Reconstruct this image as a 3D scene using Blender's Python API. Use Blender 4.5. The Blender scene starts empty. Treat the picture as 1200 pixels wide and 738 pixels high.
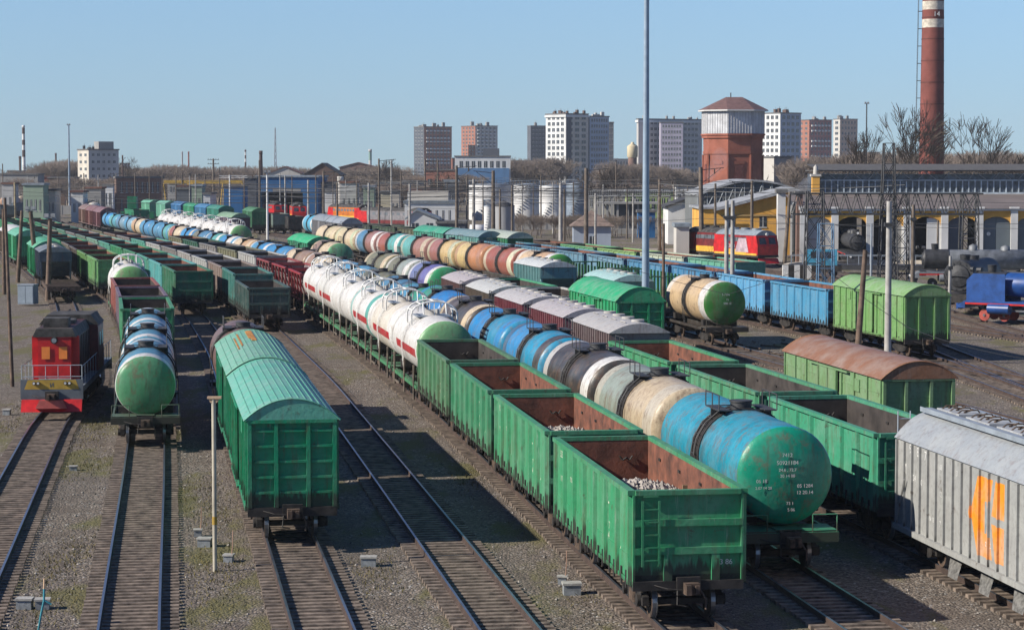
import bpy, math, random, bisect
import numpy as np
R=math.radians
random.seed(7)
SC=bpy.context.scene; COL=SC.collection
# ---------- camera, sky, sun ----------
HC=12.4; F=2700.0; TH=math.atan(173/F)
cam=bpy.data.objects.new('camera',bpy.data.cameras.new('camera')); COL.objects.link(cam)
cam.location=(0,0,HC); cam.rotation_euler=(math.pi/2-TH,0,0)
cam.data.sensor_width=36; cam.data.lens=81.0; cam.data.clip_start=1; cam.data.clip_end=12000
SC.camera=cam
SUNL=(1.0,0.30,-0.67)           # the way the light travels
W_=bpy.data.worlds.new('World'); SC.world=W_; W_.use_nodes=True
nt=W_.node_tree; bg=nt.nodes['Background']; sky=nt.nodes.new('ShaderNodeTexSky'); sky.sky_type='NISHITA'; sky.sun_disc=False
sky.sun_elevation=math.atan2(0.67,1.044); sky.sun_rotation=math.atan2(-SUNL[0],-SUNL[1]); sky.altitude=0; sky.air_density=1.0; sky.dust_density=0.5; sky.ozone_density=2.0
tc=nt.nodes.new('ShaderNodeTexCoord'); sx=nt.nodes.new('ShaderNodeSeparateXYZ'); cx=nt.nodes.new('ShaderNodeCombineXYZ'); ab=nt.nodes.new('ShaderNodeMath'); ab.operation='ABSOLUTE'; ad=nt.nodes.new('ShaderNodeMath'); ad.operation='ADD'; ad.inputs[1].default_value=0.036
nt.links.new(tc.outputs['Generated'],sx.inputs[0]); nt.links.new(sx.outputs[0],cx.inputs[0]); nt.links.new(sx.outputs[1],cx.inputs[1]); nt.links.new(sx.outputs[2],ab.inputs[0])
def wm(op,a,b):
    n=nt.nodes.new('ShaderNodeMath'); n.operation=op; nt.links.new(a,n.inputs[0]); n.inputs[1].default_value=b; return n.outputs[0]
hi=wm('MULTIPLY',wm('MAXIMUM',wm('SUBTRACT',ab.outputs[0],0.08),0.0),5.0); lo_=wm('MULTIPLY',ab.outputs[0],0.55); s2=nt.nodes.new('ShaderNodeMath'); s2.operation='ADD'; nt.links.new(hi,s2.inputs[0]); nt.links.new(lo_,s2.inputs[1]); nt.links.new(s2.outputs[0],ad.inputs[0]); nt.links.new(ad.outputs[0],cx.inputs[2]); nt.links.new(cx.outputs[0],sky.inputs[0])
tm=nt.nodes.new('ShaderNodeMix'); tm.data_type='RGBA'; tm.blend_type='MULTIPLY'; tm.inputs[0].default_value=1; tm.inputs[7].default_value=(.92,1.19,1.66,1); nt.links.new(sky.outputs[0],tm.inputs[6]); nt.links.new(tm.outputs[2],bg.inputs[0]); bg.inputs[1].default_value=0.072
sun=bpy.data.objects.new('sun',bpy.data.lights.new('sun','SUN')); COL.objects.link(sun)
from mathutils import Vector, Matrix
sun.rotation_euler=Vector(SUNL).to_track_quat('-Z','Y').to_euler(); sun.data.energy=5.0; sun.data.angle=R(0.5); sun.data.color=(1,0.94,0.85)
SC.view_settings.view_transform='Standard'; SC.view_settings.look='None'; SC.view_settings.exposure=0.30; SC.view_settings.gamma=1
SC.render.engine='CYCLES'; SC.cycles.max_bounces=5; SC.cycles.diffuse_bounces=1; SC.cycles.glossy_bounces=2; SC.cycles.transparent_max_bounces=6; SC.cycles.volume_bounces=0; SC.cycles.use_denoising=True

# ---------- pixel (1200x738 photo) to world ----------
def ray(px,py):
    u=px-600; v=369-py
    return (u, F*math.cos(TH)+v*math.sin(TH), -F*math.sin(TH)+v*math.cos(TH))
def G(px,py,z=0.0):
    d=ray(px,py); t=(z-HC)/d[2]; return Vector((d[0]*t,d[1]*t,z))
def AT(px,py,D):
    d=ray(px,py); t=D/d[1]; return Vector((d[0]*t,D,HC+d[2]*t))
def zat(py,D): return AT(600,py,D).z
def xat(px,D,py=230): return AT(px,py,D).x

# ---------- materials ----------
MATS={}
def N(nt,t,**k):
    n=nt.nodes.new('ShaderNode'+t)
    for a,b in k.items():
        if a.startswith('i_'): n.inputs[int(a[2:]) if a[2:].isdigit() else a[2:].replace('_',' ')].default_value=b
        else: setattr(n,a,b)
    return n
def mix(nt,fac,a,b,mode='MIX'):
    m=nt.nodes.new('ShaderNodeMix'); m.data_type='RGBA'; m.blend_type=mode
    for s,v in ((m.inputs[0],fac),(m.inputs[6],a),(m.inputs[7],b)):
        if hasattr(v,'is_linked'): nt.links.new(v,s)
        elif isinstance(v,(int,float)): s.default_value=v
        else: s.default_value=(*v,1) if len(v)==3 else v
    return m.outputs[2]
def ramp(nt,src,lo,hi):
    m=nt.nodes.new('ShaderNodeMapRange'); nt.links.new(src,m.inputs[0]); m.inputs[1].default_value=lo; m.inputs[2].default_value=hi; m.clamp=True
    return m.outputs[0]
def math_(nt,op,a,b=None):
    m=nt.nodes.new('ShaderNodeMath'); m.operation=op
    for s,v in ((m.inputs[0],a),(m.inputs[1],b)):
        if v is None: continue
        if hasattr(v,'is_linked'): nt.links.new(v,s)
        else: s.default_value=v
    return m.outputs[0]
def coords(nt,scale=(1,1,1),rnd=True,gen=False):
    tc=N(nt,'TexCoord'); mp=N(nt,'Mapping'); mp.inputs['Scale'].default_value=scale
    nt.links.new(tc.outputs['Object'],mp.inputs[0])
    if rnd:
        oi=N(nt,'ObjectInfo'); cx=N(nt,'CombineXYZ')
        m=math_(nt,'MULTIPLY',oi.outputs['Random'],57.0)
        nt.links.new(m,cx.inputs[0]); nt.links.new(m,cx.inputs[1]); nt.links.new(m,cx.inputs[2]); nt.links.new(cx.outputs[0],mp.inputs[1])
    return mp.outputs[0]
def noise(nt,vec,scale,detail=4,rough=0.6):
    n=N(nt,'TexNoise'); nt.links.new(vec,n.inputs['Vector']); n.inputs['Scale'].default_value=scale; n.inputs['Detail'].default_value=detail; n.inputs['Roughness'].default_value=rough
    return n.outputs[0]
def newmat(name):
    m=bpy.data.materials.new(name); m.use_nodes=True; nt=m.node_tree; b=nt.nodes['Principled BSDF']; MATS[name]=m
    return m,nt,b
def simple(name,col,rough=0.7,metal=0.0,var=0.25,scale=1.5,bump=0.0,dark=None,bscale=None):
    if name in MATS: return MATS[name]
    m,nt,b=newmat(name); v=coords(nt); n=noise(nt,v,scale)
    d=dark or tuple(c*(1-var*1.6) for c in col); l=tuple(min(1,c*(1+var*.8)) for c in col)
    c=mix(nt,ramp(nt,n,.3,.7),d,l); nt.links.new(c,b.inputs['Base Color'])
    b.inputs['Roughness'].default_value=rough; b.inputs['Metallic'].default_value=metal
    if bump:
        n2=noise(nt,v,bscale or scale*6); bp=N(nt,'Bump'); bp.inputs['Strength'].default_value=bump; bp.inputs['Distance'].default_value=.03
        nt.links.new(n2,bp.inputs['Height']); nt.links.new(bp.outputs[0],b.inputs['Normal'])
    return m
def N_y(nt,sx): return sx.outputs[1]
def paint(name,mode='obj',rust=.5,grime=True,rough=.5,col=None,stripes=None,z0=1.1,chalk=.14):
    """weathered wagon paint: the object's own colour, faded patches, rust streaks, splashed dirt on the sill"""
    if name in MATS: return MATS[name]
    m,nt,b=newmat(name); v=coords(nt); L=nt.links
    if col is None:
        oi=N(nt,'ObjectInfo'); base=oi.outputs['Color']
    else:
        rgb=N(nt,'RGB'); rgb.outputs[0].default_value=(*col,1); base=rgb.outputs[0]
    tc=N(nt,'TexCoord'); sx=N(nt,'SeparateXYZ'); L.new(tc.outputs['Object'],sx.inputs[0]); x=sx.outputs[0]; z=sx.outputs[2]
    if mode in('tank','lpg'):
        def at(nm):
            a=N(nt,'Attribute'); a.attribute_type='OBJECT'; a.attribute_name=nm; return a.outputs['Color']
        HL=5.2
        base=mix(nt,math_(nt,'LESS_THAN',x,0.0),base,at('rear_color'))
        r=math_(nt,'MULTIPLY',math_(nt,'GREATER_THAN',x,HL-1.35),math_(nt,'LESS_THAN',x,HL+.06))
        base=mix(nt,r,base,at('ring_color'))
        r2=math_(nt,'LESS_THAN',x,-HL+1.0); base=mix(nt,math_(nt,'MULTIPLY',r2,.65),base,at('ring_color'))
        ax=math_(nt,'ABSOLUTE',x)
        if mode=='lpg':
            s=math_(nt,'MULTIPLY',math_(nt,'LESS_THAN',math_(nt,'ABSOLUTE',math_(nt,'ADD',z,-2.72)),.21),math_(nt,'LESS_THAN',ax,4.9))
            s=math_(nt,'MULTIPLY',s,math_(nt,'GREATER_THAN',x,-3.6)); lw=N(nt,'Attribute'); lw.attribute_type='OBJECT'; lw.attribute_name='has_stripe'; s=math_(nt,'MULTIPLY',s,lw.outputs['Fac'])
            base=mix(nt,s,base,(.42,.02,.025))
        base=mix(nt,math_(nt,'GREATER_THAN',ax,HL+.06),base,at('end_color'))
    if mode=='sign':
        def M(op,a,b2=None): return math_(nt,op,a,b2)
        dx=M('SUBTRACT',x,1.35); dz=M('SUBTRACT',z,2.35); az=M('ABSOLUTE',dz)
        o=M('MULTIPLY',M('GREATER_THAN',M('ADD',dx,1.4),M('MULTIPLY',az,.5)),M('LESS_THAN',dx,1.25)); o=M('MULTIPLY',o,M('LESS_THAN',az,1.12)); o=M('MULTIPLY',o,M('LESS_THAN',N_y(nt,sx),0.0))
        sl=M('LESS_THAN',M('ABSOLUTE',M('SUBTRACT',dx,M('ADD',M('MULTIPLY',az,.30),.12))),.11); br=M('MULTIPLY',M('LESS_THAN',az,.11),M('GREATER_THAN',dx,.1)); cut=M('MAXIMUM',sl,br)
        base=mix(nt,M('MULTIPLY',o,M('SUBTRACT',1.0,cut)),base,(.80,.28,.02))
        nt2=M('MULTIPLY',M('LESS_THAN',M('ABSOLUTE',M('ADD',dx,.12)),.14),M('LESS_THAN',az,.45)); base=mix(nt,M('MULTIPLY',nt2,M('LESS_THAN',N_y(nt,sx),0.0)),base,(.20,.26,.30))
    n1=noise(nt,v,.9,3); 
    faded=mix(nt,chalk,base,(.45,.45,.42)); c=mix(nt,ramp(nt,n1,.42,.68),base,faded)
    n5=noise(nt,v,7,3); c=mix(nt,math_(nt,'MULTIPLY',ramp(nt,n5,.5,.75),.5),c,mix(nt,.5,base,(.05,.04,.03)))
    v2=coords(nt,(1.6,1.6,.22)); n2=noise(nt,v2,2.6,5,.7)
    rs=mix(nt,math_(nt,'MULTIPLY',ramp(nt,n2,.56-.1*rust,.70),rust),c,(.13,.055,.03)); c=rs
    if mode in('tank','lpg'):
        vs=coords(nt,(2.5,2.5,.25)); ns=noise(nt,vs,2.2,4,.7); sp=math_(nt,'MULTIPLY',ramp(nt,math_(nt,'ABSOLUTE',x),1.5,.35),ramp(nt,ns,.40,.60)); c=mix(nt,math_(nt,'MULTIPLY',sp,.85 if mode=='tank' else .35),c,(.055,.042,.032))
        nw=noise(nt,v,1.7,6,.75); c=mix(nt,math_(nt,'MULTIPLY',ramp(nt,nw,.54,.64),.6),c,(.18,.12,.08) if mode=='tank' else (.33,.26,.20))
    else:
        vs=coords(nt,(5,5,.5)); ns=noise(nt,vs,1.3,5,.7); c=mix(nt,math_(nt,'MULTIPLY',ramp(nt,ns,.60,.72),.45),c,(.42,.46,.40))
        nw=noise(nt,v,2.3,6,.75); c=mix(nt,math_(nt,'MULTIPLY',ramp(nt,nw,.60,.66),.6),c,(.09,.06,.04))
    if grime:
        v3=coords(nt,(3.2,3.2,.35)); n3=noise(nt,v3,1.6,4,.7)
        h=math_(nt,'SUBTRACT',z0+.15,z); sn=N(nt,'SeparateXYZ'); L.new(tc.outputs['Normal'],sn.inputs[0]); h=math_(nt,'ADD',h,math_(nt,'MULTIPLY',math_(nt,'GREATER_THAN',math_(nt,'ABSOLUTE',sn.outputs[0]),.7),.42)); h=math_(nt,'ADD',h,math_(nt,'MULTIPLY',n3,1.15)); 
        c=mix(nt,math_(nt,'MULTIPLY',ramp(nt,h,.60,.78),.85),c,(.045,.036,.03))
    L.new(c,b.inputs['Base Color']); b.inputs['Roughness'].default_value=rough; b.inputs['Specular IOR Level'].default_value=.3
    n4=noise(nt,v,5,2); bp=N(nt,'Bump'); bp.inputs['Strength'].default_value=.25; bp.inputs['Distance'].default_value=.04; L.new(n4,bp.inputs['Height']); L.new(bp.outputs[0],b.inputs['Normal'])
    return m
PAINT=paint('wagon_paint'); PTANK=paint('tank_paint','tank',rust=.55,rough=.38,chalk=.15,grime=False); PLPG=paint('gas_tank_paint','lpg',rust=.4,rough=.4,chalk=.1,grime=False)
ROOFP=paint('roof_paint',rust=.35,grime=False,rough=.42,chalk=.3)
INTER=simple('rusty_interior',(.20,.075,.045),.85,var=.4,scale=1.6,bump=.3,dark=(.07,.032,.022))
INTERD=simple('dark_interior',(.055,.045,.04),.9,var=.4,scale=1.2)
BLACK=simple('running_gear',(.035,.030,.027),.75,var=.5,scale=3)
BROWNGEAR=simple('rusty_gear',(.10,.065,.045),.8,var=.5,scale=4)
STEEL=simple('wheel_tread',(.30,.31,.33),.35,metal=.8,var=.2)
DKSTEEL=simple('dark_steel',(.05,.05,.052),.6,var=.3)
WHITEP=simple('white_marking',(.75,.74,.7),.6,var=.15,scale=5)
GREYMET=simple('galvanised',(.33,.37,.41),.5,var=.15,metal=.2)
CONC=simple('pole_concrete',(.42,.40,.37),.85,var=.25,scale=1.2)
CONCB=simple('brown_pole',(.17,.135,.105),.85,var=.3,scale=1.2)
WOOD=simple('old_wood',(.16,.11,.08),.9,var=.35,scale=2)
GLASS=simple('window_glass',(.05,.06,.075),.15,var=.4)
WHITEB=simple('white_plaster',(.72,.71,.68),.8,var=.14,scale=.3)
YEL=simple('yellow_paint',(.75,.42,.05),.6,var=.2)
RED=simple('red_paint',(.56,.015,.015),.45,var=.25)
# ---------- mesh builder ----------
class MB:
    def __init__(s): s.v=[]; s.f=[]; s.m=[]; s.sm=[]
    def add(s,vs,fs,mi=0,sm=False):
        o=len(s.v); s.v+= [tuple(p) for p in vs]
        for f in fs: s.f.append(tuple(o+i for i in f)); s.m.append(mi); s.sm.append(sm)
        return s
    def box(s,x0,x1,y0,y1,z0,z1,mi=0):
        if x0>x1:x0,x1=x1,x0
        if y0>y1:y0,y1=y1,y0
        vs=[(x0,y0,z0),(x1,y0,z0),(x1,y1,z0),(x0,y1,z0),(x0,y0,z1),(x1,y0,z1),(x1,y1,z1),(x0,y1,z1)]
        return s.add(vs,[(0,3,2,1),(4,5,6,7),(0,1,5,4),(1,2,6,5),(2,3,7,6),(3,0,4,7)],mi)
    def cb(s,c,d,mi=0): return s.box(c[0]-d[0]/2,c[0]+d[0]/2,c[1]-d[1]/2,c[1]+d[1]/2,c[2]-d[2]/2,c[2]+d[2]/2,mi)
    def cyl(s,a,b,r,n=8,mi=0,r2=None,caps=True,sm=True):
        a=Vector(a); b=Vector(b); r2=r if r2 is None else r2; d=(b-a)
        if d.length<1e-6: return s
        d.normalize(); u=d.orthogonal().normalized(); w=d.cross(u); vs=[]
        for i in range(n):
            t=2*math.pi*(i+.5)/n; q=u*math.cos(t)+w*math.sin(t); vs.append(a+q*r); vs.append(b+q*r2)
        s.add(vs,[(2*i,2*((i+1)%n),2*((i+1)%n)+1,2*i+1) for i in range(n)],mi,sm and n>5)
        if caps: s.add([vs[2*i] for i in range(n)][::-1],[tuple(range(n))],mi); s.add([vs[2*i+1] for i in range(n)],[tuple(range(n))],mi)
        return s
    def tube(s,pts,r,n=5,mi=0):
        for a,b in zip(pts,pts[1:]): s.cyl(a,b,r,n,mi)
        return s
    def prism(s,prof,x0,x1,mi=0,axis='x',sm=False):
        n=len(prof)
        def P(p,t): return (t,p[0],p[1]) if axis=='x' else ((p[0],t,p[1]) if axis=='y' else (p[0],p[1],t))
        vs=[P(p,x0) for p in prof]+[P(p,x1) for p in prof]
        s.add(vs,[(i,(i+1)%n,n+(i+1)%n,n+i) for i in range(n)],mi,sm); s.add(vs,[tuple(range(n))[::-1],tuple(range(n,2*n))],mi)
        return s
    def lathe(s,prof,n=32,axis='x',c=(0,0,0),mi=0,sm=True,arc=(0,2*math.pi)):
        """prof: (t,r) along the axis"""
        vs=[]; full=abs(arc[1]-arc[0]-2*math.pi)<1e-6; k=n if full else n+1
        for t,r in prof:
            for i in range(k):
                a=arc[0]+(arc[1]-arc[0])*i/n
                p=(t,r*math.cos(a),r*math.sin(a)) if axis=='x' else (r*math.cos(a),r*math.sin(a),t)
                vs.append((p[0]+c[0],p[1]+c[1],p[2]+c[2]))
        fs=[]
        for j in range(len(prof)-1):
            for i in range(n if full else n):
                i2=(i+1)%k if full else i+1
                fs.append((j*k+i,j*k+i2,(j+1)*k+i2,(j+1)*k+i))
        return s.add(vs,fs,mi,sm)
    def mesh(s,name,mats):
        me=bpy.data.meshes.new(name); me.from_pydata(s.v,[],s.f)
        for m in mats: me.materials.append(m)
        me.polygons.foreach_set('material_index',s.m); me.polygons.foreach_set('use_smooth',s.sm); me.update()
        return me
    def obj(s,name,mats,parent=None,loc=None,rz=None):
        return link(name,s.mesh(name,mats),parent,loc,rz)
def link(name,me,parent=None,loc=None,rz=None):
    o=bpy.data.objects.new(name,me); COL.objects.link(o)
    if parent is not None: o.parent=parent
    if loc is not None: o.location=loc
    if rz is not None: o.rotation_euler=(0,0,rz)
    return o
def tag(o,label=None,cat=None,group=None,kind=None):
    if label: o['label']=label
    if cat: o['category']=cat
    if group: o['group']=group
    if kind: o['kind']=kind
    return o
def root(name,label,cat,loc=(0,0,0),rz=0,group=None):
    o=bpy.data.objects.new(name,None); COL.objects.link(o); o.location=loc; o.rotation_euler=(0,0,rz); o.empty_display_size=.3
    return tag(o,label,cat,group)
def ordn(i): return ['zeroth','first','second','third','fourth','fifth','sixth','seventh','eighth','ninth','tenth','eleventh','twelfth','thirteenth','fourteenth','fifteenth','sixteenth','seventeenth','eighteenth','nineteenth','twentieth','twenty-first','twenty-second','twenty-third','twenty-fourth','twenty-fifth','twenty-sixth','twenty-seventh','twenty-eighth','twenty-ninth','thirtieth','thirty-first','thirty-second','thirty-third','thirty-fourth','thirty-fifth','thirty-sixth'][i]
# ---------- ground ----------
def ground():
    m,nt,b=newmat('ground_gravel'); L=nt.links; v=coords(nt,rnd=False)
    vo=N(nt,'TexVoronoi'); L.new(v,vo.inputs['Vector']); vo.inputs['Scale'].default_value=13; 
    sc=N(nt,'SeparateColor'); L.new(vo.outputs['Color'],sc.inputs[0])
    big=noise(nt,v,.09,4,.6); mid=noise(nt,v,.5,4,.65); fine=noise(nt,v,16,3,.7)
    stone=mix(nt,sc.outputs[0],(.025,.019,.014),(.31,.25,.195)); 
    stone=mix(nt,ramp(nt,sc.outputs[1],.93,1),stone,(.5,.48,.45))
    dirt=mix(nt,fine,(.085,.062,.044),(.155,.117,.085))
    c=mix(nt,math_(nt,'MULTIPLY',ramp(nt,mid,.44,.66),.75),stone,dirt)
    c=mix(nt,ramp(nt,big,.35,.7),c,mix(nt,.5,c,(.13,.11,.09)))
    v2=coords(nt,(1,.3,1),rnd=False); g=noise(nt,v2,.33,5,.65)
    moss=mix(nt,fine,(.085,.080,.022),(.17,.15,.05)); c=mix(nt,math_(nt,'MULTIPLY',ramp(nt,g,.51,.60),.85),c,moss)
    c=mix(nt,math_(nt,'MULTIPLY',ramp(nt,noise(nt,v,.7,3),.66,.74),.6),c,(.045,.042,.04))
    L.new(c,b.inputs['Base Color']); b.inputs['Roughness'].default_value=.95
    bp=N(nt,'Bump'); bp.inputs['Strength'].default_value=.9; bp.inputs['Distance'].default_value=.06
    L.new(math_(nt,'ADD',math_(nt,'MULTIPLY',vo.outputs['Distance'],-1.0),math_(nt,'MULTIPLY',fine,.6)),bp.inputs['Height']); L.new(bp.outputs[0],b.inputs['Normal'])
    mb=MB(); mb.add([(-1490,-25,0),(1490,-25,0),(1490,2890,0),(-1490,2890,0)],[(0,1,2,3)])
    tag(mb.obj('ground',[m]),kind='structure')
ground()
def ballast():
    m,nt,b=newmat('track_ballast'); L=nt.links; v=coords(nt,rnd=False)
    vo=N(nt,'TexVoronoi'); L.new(v,vo.inputs['Vector']); vo.inputs['Scale'].default_value=11
    sc=N(nt,'SeparateColor'); L.new(vo.outputs['Color'],sc.inputs[0])
    stone=mix(nt,sc.outputs[0],(.05,.04,.032),(.15,.122,.098)); n=noise(nt,v,.6,4)
    c=mix(nt,ramp(nt,n,.35,.65),stone,mix(nt,.5,stone,(.13,.095,.065))); L.new(c,b.inputs['Base Color']); b.inputs['Roughness'].default_value=.95
    bp=N(nt,'Bump'); bp.inputs['Strength'].default_value=.9; bp.inputs['Distance'].default_value=.05
    L.new(math_(nt,'MULTIPLY',vo.outputs['Distance'],-1.0),bp.inputs['Height']); L.new(bp.outputs[0],b.inputs['Normal'])
    return m
BALL=MATS['ground_gravel']
SLEEP=simple('sleeper_concrete',(.205,.158,.122),.9,var=.5,scale=2.6,bump=.3)
RAILS=simple('rail_side_rust',(.07,.045,.035),.85,var=.3); RAILT=simple('rail_head',(.22,.25,.30),.28,metal=.7,var=.15)
RZ=0.30
# ---------- tracks ----------
class Track:
    def __init__(s,pts):   # (Y,X) nearest first
        pts=sorted(pts); ys=np.array([p[0] for p in pts],float); xs=np.array([p[1] for p in pts],float)
        Y=np.arange(ys[0],ys[-1],2.0); X=np.interp(Y,ys,xs)
        k=13; ker=np.hanning(k+2)[1:-1]; ker/=ker.sum()
        h=k//2; Xp=np.concatenate([X[0]-(X[1]-X[0])*np.arange(h,0,-1),X,X[-1]+(X[-1]-X[-2])*np.arange(1,h+1)]); X=np.convolve(Xp,ker,'valid')
        s.Y=Y; s.X=X; s.S=np.concatenate([[0],np.cumsum(np.hypot(np.diff(X),np.diff(Y)))])
    def sY(s,Y): return float(np.interp(Y,s.Y,s.S))
    def at(s,S): return float(np.interp(S,s.S,s.X)),float(np.interp(S,s.S,s.Y))
T={}
T[1]=Track([(24,-10),(60,-14.9),(91.5,-19.5),(112,-22.5),(128.6,-23.8),(142,-26.3),(170,-32.5),(210,-40.9),(236,-47.5),(278,-58.5),(320,-71),(420,-102)])
T[2]=Track([(24,-4.7),(60.3,-10.15),(91.5,-14.7),(118,-18.7),(139,-22),(160,-25.8),(188,-31.4),(211,-36.2),(229,-41),(263,-49.6),(330,-68.5),(379,-82.6),(440,-101)])
T[3]=Track([(24,0.6),(60.3,-5),(74,-7.1),(110,-12.8),(150,-19),(189.5,-26.1),(228.7,-35.6),(265,-45.5),(326,-63.1),(379,-78),(440,-96)])
T[4]=Track([(24,5.4),(60.3,-.1),(91.5,-4.9),(130,-10.9),(172,-18.2),(204,-24.6),(239.7,-33.4),(270,-42),(320,-57),(400,-80.5)])
T[5]=Track([(24,10.3),(61,4.62),(115,-3.2),(150,-9),(178,-13.9),(195,-17),(230,-25),(270,-36.3),(330,-53),(420,-78.5)])
T[6]=Track([(24,15),(74.2,7.4),(91,4.8),(118.7,.5),(145,-3.9),(180,-9.6),(222,-18.4),(270,-31.3),(330,-48),(420,-73),(520,-101)])
T[7]=Track([(24,20.8),(60,15.3),(73.5,13.3),(97,9.2),(111,6.7),(124,4.6),(142,1.3),(168,-3.2),(185,-6),(210,-11.3),(256,-22.5),(300,-34),(375,-54.5),(430,-70)])
T[8]=Track([(40,24.5),(89,15.9),(104,13.6),(143,8),(158,5.2),(186,-.9),(220,-9)])
T[9]=Track([(60,36),(100,26),(140,17.6),(157,14.4),(168,12.5),(186,9),(207,4.3),(220,1),(248,-6.5),(273,-14),(296,-20.5),(375,-44.3),(420,-58)])
T[10]=Track([(60,47),(110,33.2),(146.5,26.4),(160,24),(182,19.2),(195,16.8),(207,14.1),(240,6),(264,-.7),(300,-12),(345,-25),(386,-34.5),(430,-47)])
T[11]=Track([(100,56),(160,38),(217.5,22.6),(233.7,17.8),(250,12.8),(279.6,4.3),(330,-11),(385,-30),(430,-45)])
T[12]=Track([(120,70),(200,48),(250,35),(270,30.3),(304,23),(360,8),(430,-14)])
T['8b']=Track([(145,12.3),(165,8.7),(178.6,6.3),(190,3.4),(215,-2)])
zt=[0]
def lay(tr,lo=None,hi=None,sleep_to=330):
    zt[0]+=1; dz=.002*zt[0]; mb=MB(); lo=lo or tr.Y[0]; hi=hi or tr.Y[-1]
    s0=tr.sY(lo); s1=tr.sY(hi); n=max(2,int((s1-s0)/5)); P=[]
    for i in range(n+1):
        s=s0+(s1-s0)*i/n; x,y=tr.at(s); x2,y2=tr.at(min(s+1,tr.S[-1])); x1,y1=tr.at(max(s-1,0)); t=Vector((x2-x1,y2-y1)).normalized(); P.append((x,y,t.y,-t.x))   # right normal
    def strip(offs,zs,mi):
        vs=[];k=len(offs)
        for x,y,nx,ny in P:
            for o,z in zip(offs,zs): vs.append((x+nx*o,y+ny*o,z))
        fs=[(i*k+j,i*k+j+1,(i+1)*k+j+1,(i+1)*k+j) for i in range(n) for j in range(k-1)]
        mb.add(vs,fs,mi)
    strip([-2.1,-1.55,1.55,2.1],[-.02,.015+dz,.015+dz,-.02],0)
    for c in(-.795,.795):
        strip([c-.07,c-.03,c-.036],[.13,.15,RZ-.01],1); strip([c-.036,c+.036],[RZ,RZ],2); strip([c+.036,c+.03,c+.07],[RZ-.01,.15,.13],1)
        strip([c-.036,c-.036],[RZ-.01,RZ],1); strip([c+.036,c+.036],[RZ,RZ-.01],1)
    s=s0
    while s<s1 and tr.at(s)[1]<sleep_to:
        x,y=tr.at(s); x2,y2=tr.at(s+.5); t=Vector((x2-x,y2-y)).normalized(); nx,ny=t.y,-t.x
        j=random.uniform(-.02,.02); vs=[]
        for z,hw in((-.02,.15),(.135,.12)):
            for a,bb in((-1.33,-1),(1.33,-1),(1.33,1),(-1.33,1)): vs.append((x+nx*(a+j)+t.x*hw*bb,y+ny*(a+j)+t.y*hw*bb,z))
        mb.add(vs,[(4,5,6,7),(0,1,5,4),(1,2,6,5),(2,3,7,6),(3,0,4,7)],3); s+=.505
    tag(mb.obj('railway_track',[BALL,RAILS,RAILT,SLEEP]),kind='structure')
for k in (1,2,3,4,5,6,7,8,9,10,11,12): lay(T[k])
lay(T['8b'],150,213)
for pts in ([(1000,393),(1096,427),(1200,467)],[(1010,375),(1075,402),(1130,424),(1200,449)],[(1040,343),(1118,372),(1200,396)],[(1000,330),(1100,352),(1200,378)]):
    q=[G(a,b,0) for a,b in pts]; d=q[-1]-q[0]
    # widely skewed tracks: laid along their own heading
    zt[0]+=1; dz=.002*zt[0]; mb=MB(); d=(q[-1]-q[0]); d0=(q[1]-q[0]).normalized(); a0=q[0]-d0*40; d1=(q[2]-q[1]).normalized(); b1=q[2]+d1*40; pts3=[a0,q[1],b1]
    t=(b1-a0).normalized(); nn=Vector((t.y,-t.x,0)); Ln=(b1-a0).length
    def strip2(offs,zs,mi):
        vs=[]
        for p in pts3:
            for o,z in zip(offs,zs): vs.append((p.x+nn.x*o,p.y+nn.y*o,z))
        k=len(offs); mb.add(vs,[(i*k+j,i*k+j+1,(i+1)*k+j+1,(i+1)*k+j) for i in range(2) for j in range(k-1)],mi)
    strip2([-2.1,-1.55,1.55,2.1],[-.02,.015+dz,.015+dz,-.02],0)
    for c in(-.795,.795):
        strip2([c-.07,c-.03,c-.036],[.13,.15,RZ-.01],1); strip2([c-.036,c+.036],[RZ,RZ],2); strip2([c+.036,c+.03,c+.07],[RZ-.01,.15,.13],1)
    for a,b in zip(pts3,pts3[1:]):
        m_=int((b-a).length/.56); tt=(b-a).normalized(); n2=Vector((tt.y,-tt.x,0))
        for i in range(m_):
            p=a+tt*(i*.56); vs=[]
            for z,hw in((-.02,.15),(.135,.12)):
                for aa,bb in((-1.33,-1),(1.33,-1),(1.33,1),(-1.33,1)): w=p+n2*aa+tt*hw*bb; vs.append((w.x,w.y,z))
            mb.add(vs,[(4,5,6,7),(0,1,5,4),(1,2,6,5),(2,3,7,6),(3,0,4,7)],3)
    tag(mb.obj('railway_track',[BALL,RAILS,RAILT,SLEEP]),kind='structure')

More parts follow.
